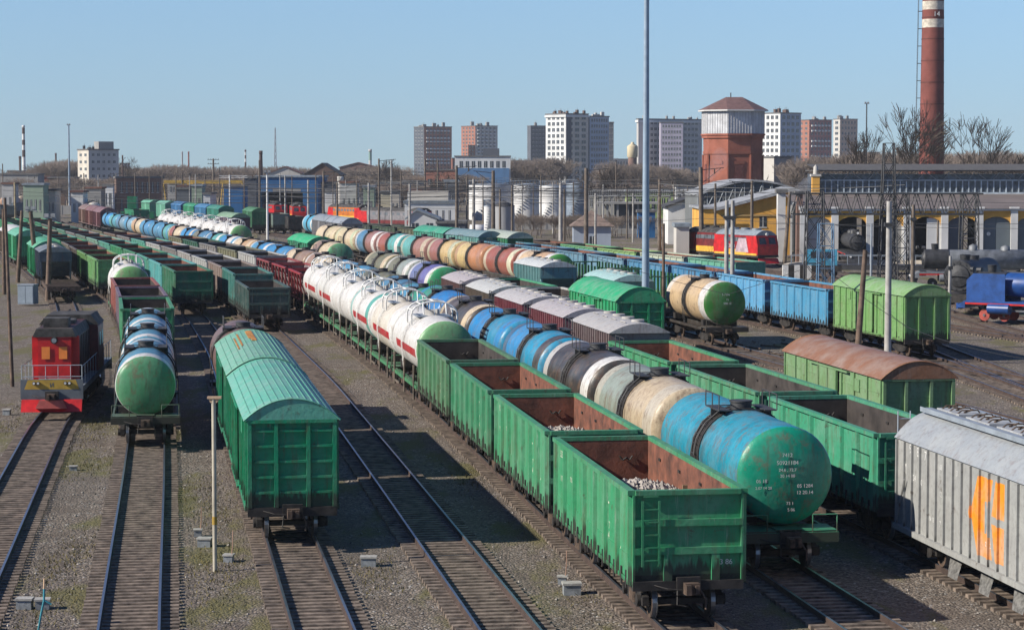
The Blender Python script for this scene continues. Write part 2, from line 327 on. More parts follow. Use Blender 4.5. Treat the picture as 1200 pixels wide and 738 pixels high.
# ---------- wagon parts (meshes shared between copies) ----------
def bogie_frame():
    mb=MB()
    for y in(-1.02,1.02):
        mb.prism([(-1.25,.38),(-1.25,.62),(-.55,.86),(.55,.86),(1.25,.62),(1.25,.38),(.95,.38),(.5,.22),(-.5,.22),(-.95,.38)],y-.09,y+.09,0,'y')
        for x in(-.93,.93): mb.cyl((x,y*.88,.475),(x,y*1.19,.475),.16,10,0)
        for k in(-.22,0,.22): mb.cyl((k,y+(.08 if y>0 else -.08),.3),(k,y+(.08 if y>0 else -.08),.62),.085,6,1)
    mb.box(-.22,.22,-1.0,1.0,.55,.85); mb.box(-1.2,-1.1,-.95,.95,.4,.55); mb.box(1.1,1.2,-.95,.95,.4,.55); mb.cyl((0,0,.8),(0,0,1.0),.3,10)
    return mb.mesh('bogie_frame',[BLACK,BROWNGEAR])
def wheels():
    mb=MB()
    for s in(-1,1):
        def ringp(y,r): return [(r*math.cos(2*math.pi*i/24),s*y,r*math.sin(2*math.pi*i/24)) for i in range(24)]
        rs=[ringp(.86,.06),ringp(.84,.30),ringp(.865,.36),ringp(.865,.465),ringp(.745,.475),ringp(.735,.50),ringp(.715,.50),ringp(.715,.06)]
        vs=sum(rs,[]); fs=[];ms=[0,0,2,1,1,0,0]
        for j in range(7):
            ff=[(j*24+i,j*24+(i+1)%24,(j+1)*24+(i+1)%24,(j+1)*24+i) for i in range(24)]
            if s<0: ff=[f[::-1] for f in ff]
            o=len(mb.v)
            mb.add(vs,[f[::-1] for f in ff],ms[j],False)
    mb.cyl((0,-1.05,0),(0,1.05,0),.085,10,0)
    return mb.mesh('wheelset',[BLACK,STEEL,BROWNGEAR])
def coupler_mesh():
    mb=MB(); mb.box(-.1,.35,-.11,.11,.9,1.12); mb.box(.35,.62,-.2,.2,.86,1.16); mb.box(.62,.78,-.2,-.06,.88,1.14); mb.box(.62,.72,.06,.17,.9,1.12)
    mb.box(.0,.12,-.32,.32,.78,1.25,1); mb.tube([(.1,.3,.95),(.35,.42,.7),(.5,.38,.45)],.028,5,0); mb.tube([(.05,-.95,1.05),(.3,-.6,.98),(.32,-.2,.95)],.018,4,1)
    mb.tube([(.12,-.3,.9),(.3,-.35,.55),(.28,-.1,.5)],.02,4,1)
    return mb.mesh('coupler',[BROWNGEAR,BLACK])
ME={'bogie':bogie_frame(),'wheel':wheels(),'coup':coupler_mesh()}
def far_bogie():
    mb=MB()
    for y in(-1.0,1.0):
        mb.prism([(-1.2,.4),(-1.2,.6),(-.5,.85),(.5,.85),(1.2,.6),(1.2,.4),(.5,.25),(-.5,.25)],y-.08,y+.08,0,'y')
    for x in(-.93,.93):
        for y in(-.79,.79): mb.cyl((x,y-.06,.475),(x,y+.06,.475),.475,12,1)
        mb.cyl((x,-1,.475),(x,1,.475),.09,6,0)
    mb.box(-.2,.2,-1,1,.55,.9); return mb.mesh('bogie',[BLACK,BROWNGEAR])
ME['fbogie']=far_bogie()
def gear(r,base,half,lod):
    """two bogies, and near the camera their wheelsets and both couplers"""
    for s in(1,-1):
        if lod==0:
            b=link('bogie',ME['bogie'],r,(s*base/2,0,0))
            for x in(-.93,.93): link('wheelset',ME['wheel'],b,(x,0,.475))
        else: link('bogie',ME['fbogie'],r,(s*base/2,0,0))
        if lod<2:
            c=link('coupler',ME['coup'],r,(s*half,0,0)); c.rotation_euler=(0,0,0 if s>0 else math.pi)
def frame_mesh(L,w=.28,mat=BLACK):
    mb=MB()
    mb.box(-L/2,L/2,-w,-w+.12,.95,1.28); mb.box(-L/2,L/2,w-.12,w,.95,1.28)
    for s in(-1,1): mb.box(s*L/2,s*(L/2-.2),-1.5,1.5,.95,1.3)
    for x in(-3.6,-1.2,1.2,3.6): mb.box(x-.06,x+.06,-1.4,1.4,1.05,1.25)
    mb.cyl((-1.5,-.75,.85),(-.4,-.75,.85),.22,10); mb.box(1.0,1.7,.4,1.0,.7,1.0); mb.tube([(-L/2+1,-.5,.75),(L/2-1,-.5,.75)],.025,4)
    return mb.mesh('underframe',[mat])
# gondola
def gondola_meshes(H=3.5,ribs=8,key='g'):
    L=12.2; w=1.5; z0=1.15; t=.06
    mb=MB()
    # outer skins + inner skins
    for s in(-1,1):
        mb.add([(-L/2,s*w,z0),(L/2,s*w,z0),(L/2,s*w,H),(-L/2,s*w,H)],[(0,1,2,3) if s<0 else (3,2,1,0)],0)
        mb.add([(-L/2+t,s*(w-t),z0+.1),(L/2-t,s*(w-t),z0+.1),(L/2-t,s*(w-t),H),(-L/2+t,s*(w-t),H)],[(3,2,1,0) if s<0 else (0,1,2,3)],1)
        mb.add([(s*L/2,-w,z0),(s*L/2,w,z0),(s*L/2,w,H),(s*L/2,-w,H)],[(0,1,2,3) if s>0 else (3,2,1,0)],0)
        xx=s*(L/2-t); mb.add([(xx,-w+t,z0+.1),(xx,w-t,z0+.1),(xx,w-t,H),(xx,-w+t,H)],[(3,2,1,0) if s>0 else (0,1,2,3)],1)
    mb.add([(-L/2,-w,z0+.1),(L/2,-w,z0+.1),(L/2,w,z0+.1),(-L/2,w,z0+.1)],[(0,1,2,3)],1)
    mb.add([(-L/2,-w,z0-.05),(L/2,-w,z0-.05),(L/2,w,z0-.05),(-L/2,w,z0-.05)],[(3,2,1,0)],2)
    n=ribs-1
    for s in(-1,1):
        for i in range(ribs):
            x=-L/2+.12+(L-.24)*i/n
            mb.prism([(x-.13,s*w),(x+.13,s*w),(x+.08,s*(w+.11)),(x-.08,s*(w+.11))][::-s],z0-.1,H-.08,0,'z')
        for i in range(n):   # hatch doors at the bottom of each panel
            xa=-L/2+.24+(L-.24)*i/n; xb=xa+(L-.24)/n-.28
            mb.box(xa+.05,xb,s*(w),s*(w+.025),z0+.02,z0+.62,0); mb.box(xa+.35,xa+.5,s*(w+.02),s*(w+.06),z0-.28,z0+.2,2); mb.box(xb-.4,xb-.28,s*(w+.02),s*(w+.06),z0-.28,z0+.2,2)
        mb.box(-L/2,L/2,s*(w-.02),s*(w+.05),z0-.12,z0-.002,0)
    # ends: beams and short posts
    for s in(-1,1):
        e=s*L/2
        for z in(1.95,2.7): mb.box(e,e+s*.11,-w+.02,w-.02,z-.09,z+.09,0)
        for y in(-.55,.75): mb.box(e,e+s*.1,y-.11,y+.11,z0,1.86,0)
        for y in(-w,w): mb.box(e+s*.003,e+s*.10,y-.06 if y>0 else y,y if y>0 else y+.06,z0-.15,H-.06,0)
        mb.box(e-s*.1,e+s*.13,-w,w,z0-.25,z0-.003,2)
    # inner hooks and hatch marks
    for s in(-1,1):
        for i in range(4):
            x=-4.2+i*2.8; mb.box(x-.12,x+.12,s*(w-t-.04),s*(w-t-.002),H-.5,H-.42,2)
        for y in(-.7,.7):
            xx=s*(L/2-t); mb.tube([(xx-s*.05,y-.2,H-.55),(xx-s*.08,y-.1,H-.68),(xx-s*.08,y+.02,H-.6),(xx-s*.08,y+.12,H-.68),(xx-s*.05,y+.22,H-.55)],.028,4,2)
    ME[key+'body']=mb.mesh('body',[PAINT,INTER,BLACK]); 
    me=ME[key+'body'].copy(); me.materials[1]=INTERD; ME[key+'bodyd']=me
    rm=MB()
    for s in(-1,1):
        rm.box(-L/2-.04,L/2+.04,s*(w-.075),s*(w+.13),H-.055,H+.075); rm.box(s*(L/2-.07),s*(L/2+.125),-w+.074,w-.074,H-.055,H+.075)
    ME[key+'rim']=rm.mesh('top_rim',[PAINT])
    ld=MB()
    for y in(-1.25,-.8): ld.box(L/2+.14,L/2+.17,y-.03,y+.03,z0+.4,H-.2)
    for k in range(6): ld.box(L/2+.14,L/2+.165,-1.222,-.828,z0+.55+k*.34,z0+.585+k*.34)
    for z in (1.95,2.7): ld.box(L/2+.11,L/2+.139,-1.25,-1.2,z-.03,z+.03)
    ld2=ld.mesh('ladder',[PAINT]); ME[key+'lad']=ld2
gondola_meshes(); gondola_meshes(3.1,8,'gl'); gondola_meshes(2.3,10,'gf')
ME['underg']=frame_mesh(12.2)
def colour(o,c):
    o.color=(*c,1); return o
def gondola(r,c,lod,dark=False,key='g',rimc=None):
    colour(link('body',ME[key+('bodyd' if dark else 'body')],r),c); colour(link('top_rim',ME[key+'rim'],r),rimc or tuple(min(1,a*.9+.01) for a in c))
    if lod==0: colour(link('ladder',ME[key+'lad'],r),tuple(a*.9 for a in c))
    if lod<2: link('underframe',ME['underg'],r)
    gear(r,8.65,6.15,lod)
# covered wagon
def covered_meshes(L,H,w,rise,key,ribn,seams=True,endstyle='grid',over=.12):
    z0=1.15; mb=MB()
    prof=[(-w,z0),(w,z0),(w,H),(-w,H)]
    mb.prism(prof,-L/2,L/2,0)
    for s in(-1,1):
        for i in range(ribn):
            x=-L/2+.08+(L-.16)*i/(ribn-1)
            if abs(x)<1.35 : continue
            mb.box(x-.05,x+.05,s*w,s*(w+.07),z0,H-.02,0)
        for z in(1.7,2.25,2.8,3.3):
            if z<H-.2: mb.box(-L/2+.1,L/2-.1,s*w,s*(w+.018),z-.02,z+.02,0)
        mb.box(-L/2,L/2,s*w,s*(w+.085),z0-.12,z0+.06,0)
    for s in(-1,1):
        e=s*L/2
        if endstyle=='grid':
            for y in(-w+.07,-w*.36,w*.36,w-.07): mb.box(e,e+s*.13,y-.065,y+.065,z0,H,0)
            for z in np.arange(z0+.48,H-.2,.5):
                for ya,yb in((-w+.25,-w*.36-.08),(-w*.36+.1,w*.36-.08),(w*.36+.1,w-.15)): mb.box(e,e+s*.10,ya,yb,z-.04,z+.04,0)
            mb.box(e,e+s*.15,-w,w,H-.07,H+.04,0)
        else:
            for y in(-w+.06,-w*.35,w*.35,w-.06): mb.box(e,e+s*.12,y-.06,y+.06,z0,H,0)
            for z in np.arange(z0+.2,H-.1,.2): mb.box(e,e+s*.015,-w+.12,w-.12,z-.012,z+.012,0)
            mb.box(e,e+s*.13,-w,w,H-.05,H+.03,0)
        mb.box(e-s*.05,e+s*.12,-w,w,z0-.3,z0-.002,1)
    ME[key+'body']=mb.mesh('body',[PAINT,BLACK])
    # roof: arc shell with end gables
    n=14; rf=MB(); arc=[]
    ww=w+over
    for i in range(n+1):
        a=-1+2*i/n; arc.append((a*ww,H+.02+rise*(1-abs(a)**2.1)))
    prof=[(p[0],p[1]) for p in arc]
    x0,x1=-L/2-.14,L/2+.14
    vs=[(x0,*p) for p in prof]+[(x1,*p) for p in prof]; k=n+1
    rf.add(vs,[(i,i+1,k+i+1,k+i)[::-1] for i in range(n)],0,True)
    rf.add([(x0,*p) for p in prof],[tuple(range(k))],1); rf.add([(x1,*p) for p in prof],[tuple(range(k))[::-1]],1)
    rf.add([(x0,-ww,H+.02),(x1,-ww,H+.02),(x1,ww,H+.02),(x0,ww,H+.02)],[(3,2,1,0)],1)
    if seams=='long':
        for i in range(1,n):
            p=prof[i]; rf.box(x0+.02,x1-.02,p[0]-.015,p[0]+.015,p[1]-.02,p[1]+.022,1)
    elif seams:
        m_=int(L/1.0)
        for j in range(m_+1):
            x=x0+.05+(x1-x0-.1)*j/m_
            rf.tube([(x,p[0],p[1]+.005) for p in prof[::2]],.022,4,0)
    for s in(0,1):
        x=(x0,x1)[s]; rf.tube([(x,p[0],p[1]) for p in prof],.035,4,1)
    ME[key+'roof']=rf.mesh('roof',[ROOFP,PAINT])
    dr=MB()
    dr.box(-1.3,1.3,-w-.13,-w-.075,z0+.08,H-.12); 
    for x in(-1.25,0,1.25): dr.box(x-.05,x+.05,-w-.17,-w-.13,z0+.08,H-.12)
    dr.box(-2.8,2.8,-w-.16,-w-.06,H-.11,H-.04); dr.box(-2.8,2.8,-w-.16,-w-.06,z0-.02,z0+.05)
    ME[key+'door']=dr.mesh('sliding_door',[PAINT])
    ha=MB()
    for s in(-1,1):
        for x in(-L/4-.3,L/4+.3): ha.box(x-.35,x+.35,s*w,s*(w+.05),H-.75,H-.25)
    ME[key+'hatch']=ha.mesh('side_hatch',[PAINT]); ME[key+'L']=L
covered_meshes(15.2,3.95,1.44,.70,'c',13,'long'); covered_meshes(14.0,3.9,1.5,.72,'k',12,True,'plank'); covered_meshes(14.0,3.85,1.45,.7,'r',9,False,'plank')
covered_meshes(14.0,3.75,1.5,.9,'w',16,False,'grid')
def covered(r,c,lod,key='c',roofc=None,endc=None):
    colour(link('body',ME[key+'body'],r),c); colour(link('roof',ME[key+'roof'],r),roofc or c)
    if lod<2:
        d=colour(link('sliding_door',ME[key+'door'],r),c); colour(link('side_hatch',ME[key+'hatch'],r),c)
        link('underframe',ME['underg'],r)
    gear(r,ME[key+'L']-4.2,ME[key+'L']/2+.1,lod)
# tank wagons
def tank_meshes(Rr,ax,key,n=40,lpg=False):
    HL=5.2; mb=MB(); prof=[]
    for i in range(7):
        a=math.pi/2*i/6; prof.append((-HL-.42*math.cos(a),max(.001,Rr*math.sin(a))))
    for x in(-HL+.07,-3.5,-1.7,0,1.7,3.5,HL-.07): prof.append((x,Rr))
    for i in range(6,-1,-1):
        a=math.pi/2*i/6; prof.append((HL+.42*math.cos(a),max(.001,Rr*math.sin(a))))
    mb.lathe(prof,n,'x',(0,0,ax)); mb.f=[f[::-1] for f in mb.f]
    for x in(-3.5,-1.7,1.7,3.5):
        mb.lathe([(x-.03,Rr+.001),(x-.025,Rr+.005),(x+.025,Rr+.005),(x+.03,Rr+.001)],n,'x',(0,0,ax)); 
    ME[key+'barrel']=mb.mesh('barrel',[PLPG if lpg else PTANK])
    st=MB()   # mid strap and saddles
    if not lpg:
        for x in(-.42,.0,.42): st.lathe([(x-.06,Rr+.002),(x-.06,Rr+.035),(x+.06,Rr+.035),(x+.06,Rr+.002)],n,'x',(0,0,ax),0,False)
        st.lathe([(-.36,Rr+.001),(-.36,Rr+.008),(.36,Rr+.008),(.36,Rr+.001)],n,'x',(0,0,ax),0,False)
    for x in(-3.9,3.9):
        st.box(x-.3,x+.3,-1.2,-.55,1.28,ax-Rr*.78); st.box(x-.3,x+.3,.55,1.2,1.28,ax-Rr*.78); st.box(x-.28,x+.28,-.54,.54,1.28,ax-Rr+.02)
    ME[key+'strap']=st.mesh('saddle_band',[BLACK])
    pf=MB(); zt_=ax+Rr
    if lpg:
        for x in(-.95,.95):
            pf.tube([(x,-1.2,zt_-.5)]+[(x,-1.2*math.cos(math.pi*j/10),zt_+.05+.66*math.sin(math.pi*j/10)) for j in range(11)]+[(x,1.2,zt_-.5)],.048,6,0)
            pf.tube([(x,0,zt_),(x,0,zt_+.71)],.028,5,0)
        for y,z in((-1.14,.25),(-.7,.58),(.7,.58),(1.14,.25),(0,.71)): pf.tube([(-.95,y,zt_+z),(.95,y,zt_+z)],.04,5,0)
        for y in(-.6,.6): pf.tube([(-1.25,y,zt_+.05),(-.95,y,zt_+.62)],.04,5,0); pf.tube([(1.25,y,zt_+.05),(.95,y,zt_+.62)],.04,5,0)
        pf.box(-1.1,1.1,-.9,.9,zt_-.1,zt_-.04,1); pf.cyl((0,0,zt_-.1),(0,0,zt_+.22),.4,14,2); pf.cyl((.6,.2,zt_-.1),(.6,.2,zt_+.3),.1,8,2); pf.cyl((-.6,-.2,zt_-.1),(-.6,-.2,zt_+.3),.1,8,2)
        ME[key+'plat']=pf.mesh('valve_cage',[WHITEP,GREYMET,CONC])
    else:
        pf.cyl((0,0,zt_-.1),(0,0,zt_+.2),.35,14,0); pf.cyl((0,0,zt_+.2),(0,0,zt_+.25),.38,14,0)
        for s in(-1,1):
            pf.box(-.9,.9,s*.55,s*.95,zt_-.02,zt_+.02,0)
            for x in(-.9,0,.9): pf.tube([(x,s*.95,zt_),(x,s*.95,zt_+.5)],.02,4,0)
            pf.tube([(-.9,s*.95,zt_+.5),(.9,s*.95,zt_+.5)],.022,4,0); pf.box(-.05,.05,s*.5,s*1.0,zt_-.5,zt_,0)
        pf.box(.75,.8,-.55,.55,zt_-.01,zt_+.02,0); pf.box(-.8,-.75,-.55,.55,zt_-.01,zt_+.02,0)
        ME[key+'plat']=pf.mesh('hatch_platform',[DKSTEEL])
    ld=MB()
    for s in(-1,1):
        for x in(-.2,.2):
            pts=[(x,s*(Rr+.12)*math.cos(a),ax+(Rr+.12)*math.sin(a)) for a in (0,.35,.7,1.05)]
            ld.tube([(x,s*1.45,1.1)]+pts,.02,4)
        for k in range(9):
            a=-.55+k*.2
            if a<0: y,z=s*(1.45+(Rr+.12-1.45)*(k/3)),1.3+k*.35
            else: y,z=s*(Rr+.12)*math.cos(a),ax+(Rr+.12)*math.sin(a)
            ld.tube([(-.2,y,z),(.2,y,z)],.014,4)
    ME[key+'lad']=ld.mesh('ladder',[DKSTEEL if not lpg else WHITEP])
    if lpg:
        pt=MB()
        for s in(-1,1):
            for x in(-4.4,0.2,4.4): pt.cyl((x,s*1.5,.35),(x,s*1.5,2.1),.06,6)
            pt.box(-5.5,5.5,s*1.2,s*1.5,.95,1.12,1); pt.box(-4.7,-2.5,s*1.44,s*1.5,.5,.6)
        ME[key+'post']=pt.mesh('side_post',[simple('post_brown',(.16,.13,.10),.8,var=.4,scale=3),simple('frame_green',(.06,.22,.10),.6)])
tank_meshes(1.5,2.85,'t'); tank_meshes(1.32,2.55,'s'); tank_meshes(1.5,2.9,'l',44,True)
def tframe(mat,key):
    mb=MB(); mb.box(-5.9,5.9,-.3,-.18,.93,1.27); mb.box(-5.9,5.9,.18,.3,.93,1.27)
    for s in(-1,1):
        mb.box(s*5.9,s*6.02,-1.5,1.5,.92,1.22); mb.box(s*4.6,s*5.89,-1.5,-.4,1.2,1.26); mb.box(s*4.6,s*5.89,.4,1.5,1.2,1.26); mb.box(s*4.6,s*5.89,-.39,.39,1.272,1.30)
        mb.box(-4.6,4.6,s*1.38,s*1.46,1.02,1.2)
        mb.tube([(s*5.95,-1.45,1.2),(s*5.95,-1.45,1.75),(s*5.95,-.7,1.75),(s*5.95,-.7,1.2)],.02,4); mb.tube([(s*5.95,1.45,1.2),(s*5.95,1.45,1.75),(s*5.95,.7,1.75),(s*5.95,.7,1.2)],.02,4)
    mb.cyl((-1.5,-.75,.85),(-.4,-.75,.85),.22,10); mb.box(.6,1.4,.4,.95,.65,.95)
    ME[key]=mb.mesh('underframe',[mat])
tframe(PAINT,'tf')
def tank(r,c,lod,key='t',rear=None,ring=None,end=None,fr=(.045,.042,.038),stripe=0):
    b=colour(link('barrel',ME[key+'barrel'],r),c)
    b['rear_color']=[float(a) for a in (rear or c)]; b['ring_color']=[float(a) for a in (ring or c)]; b['has_stripe']=float(stripe); b['end_color']=[float(a) for a in (end or c)]
    link('saddle_band',ME[key+'strap'],r); link('valve_cage' if key=='l' else 'hatch_platform',ME[key+'plat'],r)
    if lod<2: link('ladder',ME[key+'lad'],r)
    if key=='l' and lod<2: link('side_post',ME['lpost'],r)
    colour(link('underframe',ME['tf'],r),fr)
    gear(r,7.8,5.95,lod)
# cement hopper (sloped ends, pale roof)
def hopper_meshes():
    L=9.8; w=1.45; z0=1.7; H=3.9; mb=MB()
    side=[(-L/2,H),(L/2,H),(L/2,3.0),(L/2-2.0,1.5),(-L/2+2.0,1.5),(-L/2,3.0)]
    mb.prism(side[::-1],-w,w,0,'y')
    for s in(-1,1):
        for i in range(18):
            x=-L/2+.06+(L-.12)*i/17; zb=max(1.5,3.0-max(0,abs(x)-(L/2-2.0))*0-(0 if abs(x)>L/2-.1 else 0)); 
            over=abs(x)-(L/2-2.0); zb=1.5 if over<0 else 1.5+over*.75
            mb.box(x-.045,x+.045,s*w,s*(w+.09),zb,H-.01,0)
        for x in(-L/2+.1,L/2-.1): 
            mb.box(x-.07,x+.07,s*(w-.14),s*(w-.002),1.28,3.0,0); mb.tube([(x,s*(w-.1),1.35),(x-math.copysign(1.6,x),s*(w-.1),1.9)],.05,5,0)
    for x in(-2.2,2.2): mb.prism([(x-1.5,1.5),(x+1.5,1.5),(x+.35,.55),(x-.35,.55)][::-1],-.8,.8,1,'y')
    ME['hbody']=mb.mesh('body',[PAINT,BLACK])
    rf=MB(); n=12; x0,x1=-L/2-.1,L/2+.1; prof=[((-1+2*i/n)*(w+.12),H+.02+.48*(1-abs(-1+2*i/n)**2)) for i in range(n+1)]; k=n+1
    vs=[(x0,*p) for p in prof]+[(x1,*p) for p in prof]
    rf.add(vs,[(i,i+1,k+i+1,k+i)[::-1] for i in range(n)],0,True); rf.add([(x0,*p) for p in prof],[tuple(range(k))],1); rf.add([(x1,*p) for p in prof],[tuple(range(k))[::-1]],1)
    rf.add([(x0,-w-.12,H+.02),(x1,-w-.12,H+.02),(x1,w+.12,H+.02),(x0,w+.12,H+.02)],[(3,2,1,0)],1)
    for j in range(6):
        x=x0+.3+(x1-x0-.6)*j/5; rf.tube([(x,p[0],p[1]) for p in prof[::2]],.025,4,0)
    ME['hroof']=rf.mesh('roof',[ROOFP,PAINT])
    ht=MB()
    for x in(-3.4,-1.1,1.1,3.4): ht.cyl((x,.25,H+.4),(x,.25,H+.6),.33,12); ht.tube([(x-.6,-.5,H+.5),(x+.6,-.5,H+.5)],.025,4); ht.tube([(x-.6,-.5,H+.35),(x-.6,-.5,H+.5)],.02,4)
    ME['hhatch']=ht.mesh('roof_hatch',[CONC])
hopper_meshes()
def hopper(r,c,lod,roofc):
    colour(link('body',ME['hbody'],r),c); colour(link('roof',ME['hroof'],r),roofc); link('roof_hatch',ME['hhatch'],r); link('underframe',ME['hunder'],r)
    gear(r,7.8,5.9,lod)
ME['hunder']=frame_mesh(11.6)
# open red side-dump hoppers
def redhopper_meshes():
    L=9.4; w=1.45; H=3.35; mb=MB()
    for s in(-1,1):
        mb.add([(-L/2,s*w,H),(L/2,s*w,H),(L/2,s*.75,1.35),(-L/2,s*.75,1.35)],[(0,1,2,3),(3,2,1,0)][:1],1)
        for i in range(5):
            x=-L/2+L*i/4; mb.box(x-.09,x+.09,s*w,s*(w+.12),1.2,H-.05,0); mb.tube([(x,s*(w+.02),H-.1),(x,s*.8,1.4)],.06,4,0)
        mb.box(-L/2-.1,L/2+.1,s*(w-.08),s*(w+.13),H-.04,H+.09,0); mb.box(-L/2,L/2,s*(w-.02),s*(w+.11),1.15,1.3,0)
    for s in(-1,1):
        e=s*L/2; mb.add([(e,-w,H),(e,w,H),(e,.75,1.35),(e,-.75,1.35)],[(0,1,2,3)],1); mb.box(e-.05,e+.1,-w,w,H-.15,H+.06,0)
        mb.tube([(e,-w,1.25),(e,0,H)],.06,4,0); mb.tube([(e,w,1.25),(e,0,H)],.06,4,0); mb.box(e,e+s*.9,-1.4,1.4,1.15,1.3,0)
    mb.add([(-L/2,-.75,1.35),(L/2,-.75,1.35),(L/2,.75,1.35),(-L/2,.75,1.35)],[(0,1,2,3)],1)
    mb.box(-L/2,L/2,-w+.05,w-.05,2.7,2.75,1)
    ME['rh']=mb.mesh('body',[PAINT,simple('grey_hopper_panel',(.22,.17,.17),.8,var=.4)])
redhopper_meshes()
def redhopper(r,c,lod):
    colour(link('body',ME['rh'],r),c); link('underframe',ME['hunder'],r); gear(r,7.4,5.8,lod)
def flat_mesh():
    mb=MB(); mb.box(-6.6,6.6,-1.45,1.45,1.15,1.3,0); 
    for x in np.arange(-6.4,6.5,.8): mb.box(x-.05,x+.05,-1.44,1.44,1.302,1.33,1)
    for s in(-1,1): mb.box(-6.6,6.6,s*1.4,s*1.5,.95,1.28,0); mb.box(s*6.6,s*6.75,-1.5,1.5,.9,1.35,0)
    ME['flat']=mb.mesh('deck',[BROWNGEAR,WOOD])
    st=MB()
    for s in(-1,1):
        for i in range(13):
            x=-6.3+12.6*i/12; st.box(x-.09,x+.09,s*1.36,s*1.5,1.331,4.0,0)
        st.box(-6.4,6.4,s*1.51,s*1.56,2.3,2.42,0)
    for x in(-6.5,6.5):
        for y in np.linspace(-1.3,1.3,6): st.box(x-.06,x+.06,y-.05,y+.05,1.331,3.9,0)
        st.box(x-.07,x+.07,-1.4,1.4,3.9,4.0,0)
    ME['stakes']=st.mesh('stake',[PAINT])
flat_mesh()
def flat(r,c,lod,stakes=False):
    link('deck',ME['flat'],r); 
    if stakes: colour(link('stake_rack',ME['stakes'],r),c)
    link('underframe',ME['underg'],r); gear(r,9.2,6.7,lod)
LEN={'g':13.92,'c':16.4,'k':15.2,'r':15.2,'w':15.2,'t':12.2,'s':12.2,'l':12.2,'h':12.2,'rh':11.9,'f':14.4,'gl':13.92,'gf':13.92}
KN={'g':('open_wagon','open wagon'),'gl':('open_wagon','open wagon'),'gf':('open_wagon','low open wagon'),'c':('covered_wagon','covered wagon'),'k':('covered_wagon','covered wagon'),'r':('covered_wagon','covered wagon'),'w':('covered_wagon','covered wagon'),'t':('tank_wagon','tank wagon'),'s':('tank_wagon','tank wagon'),'l':('gas_tank_wagon','gas tank wagon'),'h':('hopper_wagon','hopper wagon'),'rh':('hopper_wagon','hopper wagon'),'f':('flat_wagon','flat wagon')}
FRONT={}
def train(tk,Y0,specs,where,group):
    """specs: (kind, look words, kwargs) from the near end back"""
    tr=T[tk]; s=tr.sY(Y0); cnt={}
    out=[]
    for i,(k,look,kw) in enumerate(specs):
        Ln=LEN[k]; c=s+Ln/2-.6; xb,yb=tr.at(c+3.5); xf,yf=tr.at(c-3.5); x,y=(xb+xf)/2,(yb+yf)/2
        rz=math.atan2(yf-yb,xf-xb); lod=0 if y<150 else (1 if y<260 else 2)
        nm,kn=KN[k]
        lab=f"{look} {kn}, {ordn(i+1)} from near end of {where}" if len(specs)>1 else f"{look} {kn} on {where}"
        r=root(nm,lab,kn.replace('low open','open'),(x,y,RZ),rz,group); r['_'] = 0; del r['_']
        kw=dict(kw)
        if k in('g','gl','gf'): gondola(r,kw.pop('c'),lod,key=k,**kw)
        elif k in('c','k','r','w'): covered(r,kw.pop('c'),lod,key=k,**kw)
        elif k in('t','s','l'): tank(r,kw.pop('c'),lod,key=k,**kw)
        elif k=='h': hopper(r,kw.pop('c'),lod,kw.pop('roof'))
        elif k=='rh': redhopper(r,kw.pop('c'),lod)
        elif k=='f': flat(r,kw.pop('c'),lod,**kw)
        out.append(r); s+=Ln
    return out
# ---------- trains ----------
GR=(.04,.27,.12); GR2=(.05,.24,.12); TE=(.09,.33,.25); LG=(.16,.36,.13); DG=(.02,.10,.06); GY=(.22,.21,.20); LGY=(.42,.42,.40); BL=(.03,.24,.50); LB=(.07,.28,.46); SB=(.07,.22,.36)
CR=(.62,.50,.33); WH=(.68,.66,.62); TAN=(.52,.33,.18); RB=(.33,.10,.07); BK=(.045,.042,.04); OL=(.17,.17,.10); PU=(.14,.14,.38); RD=(.34,.03,.035); MA=(.16,.06,.07)
EG=(.03,.26,.08); TEAL=(.10,.38,.36)
def g_(look,c,**k): return ('g',look,dict(c=c,**k))
# T5: green open wagons, gas tanks, red hoppers
t5=train(5,60.5,[g_('ladder-ended green',GR),g_('green stone-carrying',(.055,.29,.14)),g_('green rust-lined',(.045,.24,.12)),g_('dull streaky green',(.07,.20,.10),dark=True)]+
 [('l',w,dict(c=c,ring=rg,end=e,rear=c,fr=(.05,.16,.08),stripe=(w!='white'))) for w,c,rg,e in (('white green-ended',WH,WH,(.16,.36,.16)),('cream-white',(.66,.60,.50),WH,WH),('white teal-banded',WH,(.10,.36,.30),WH),('white',WH,WH,WH),('white patchy',(.62,.60,.55),WH,WH),('white hindmost',WH,WH,(.5,.5,.5)))]+
 [('rh',w,dict(c=c)) for w,c in (('red-framed open',RD),('red-framed dusty',(.3,.035,.04)),('red-framed hindmost',(.28,.05,.05)))]+
 [g_('pale grey ribbed',LGY,dark=True),g_('olive green',OL,dark=True),g_('dull grey',GY,dark=True),g_('dark green',DG,dark=True),g_('brown-lined olive',OL)],
 'the green and white gas train','train of green open wagons and white gas tanks')
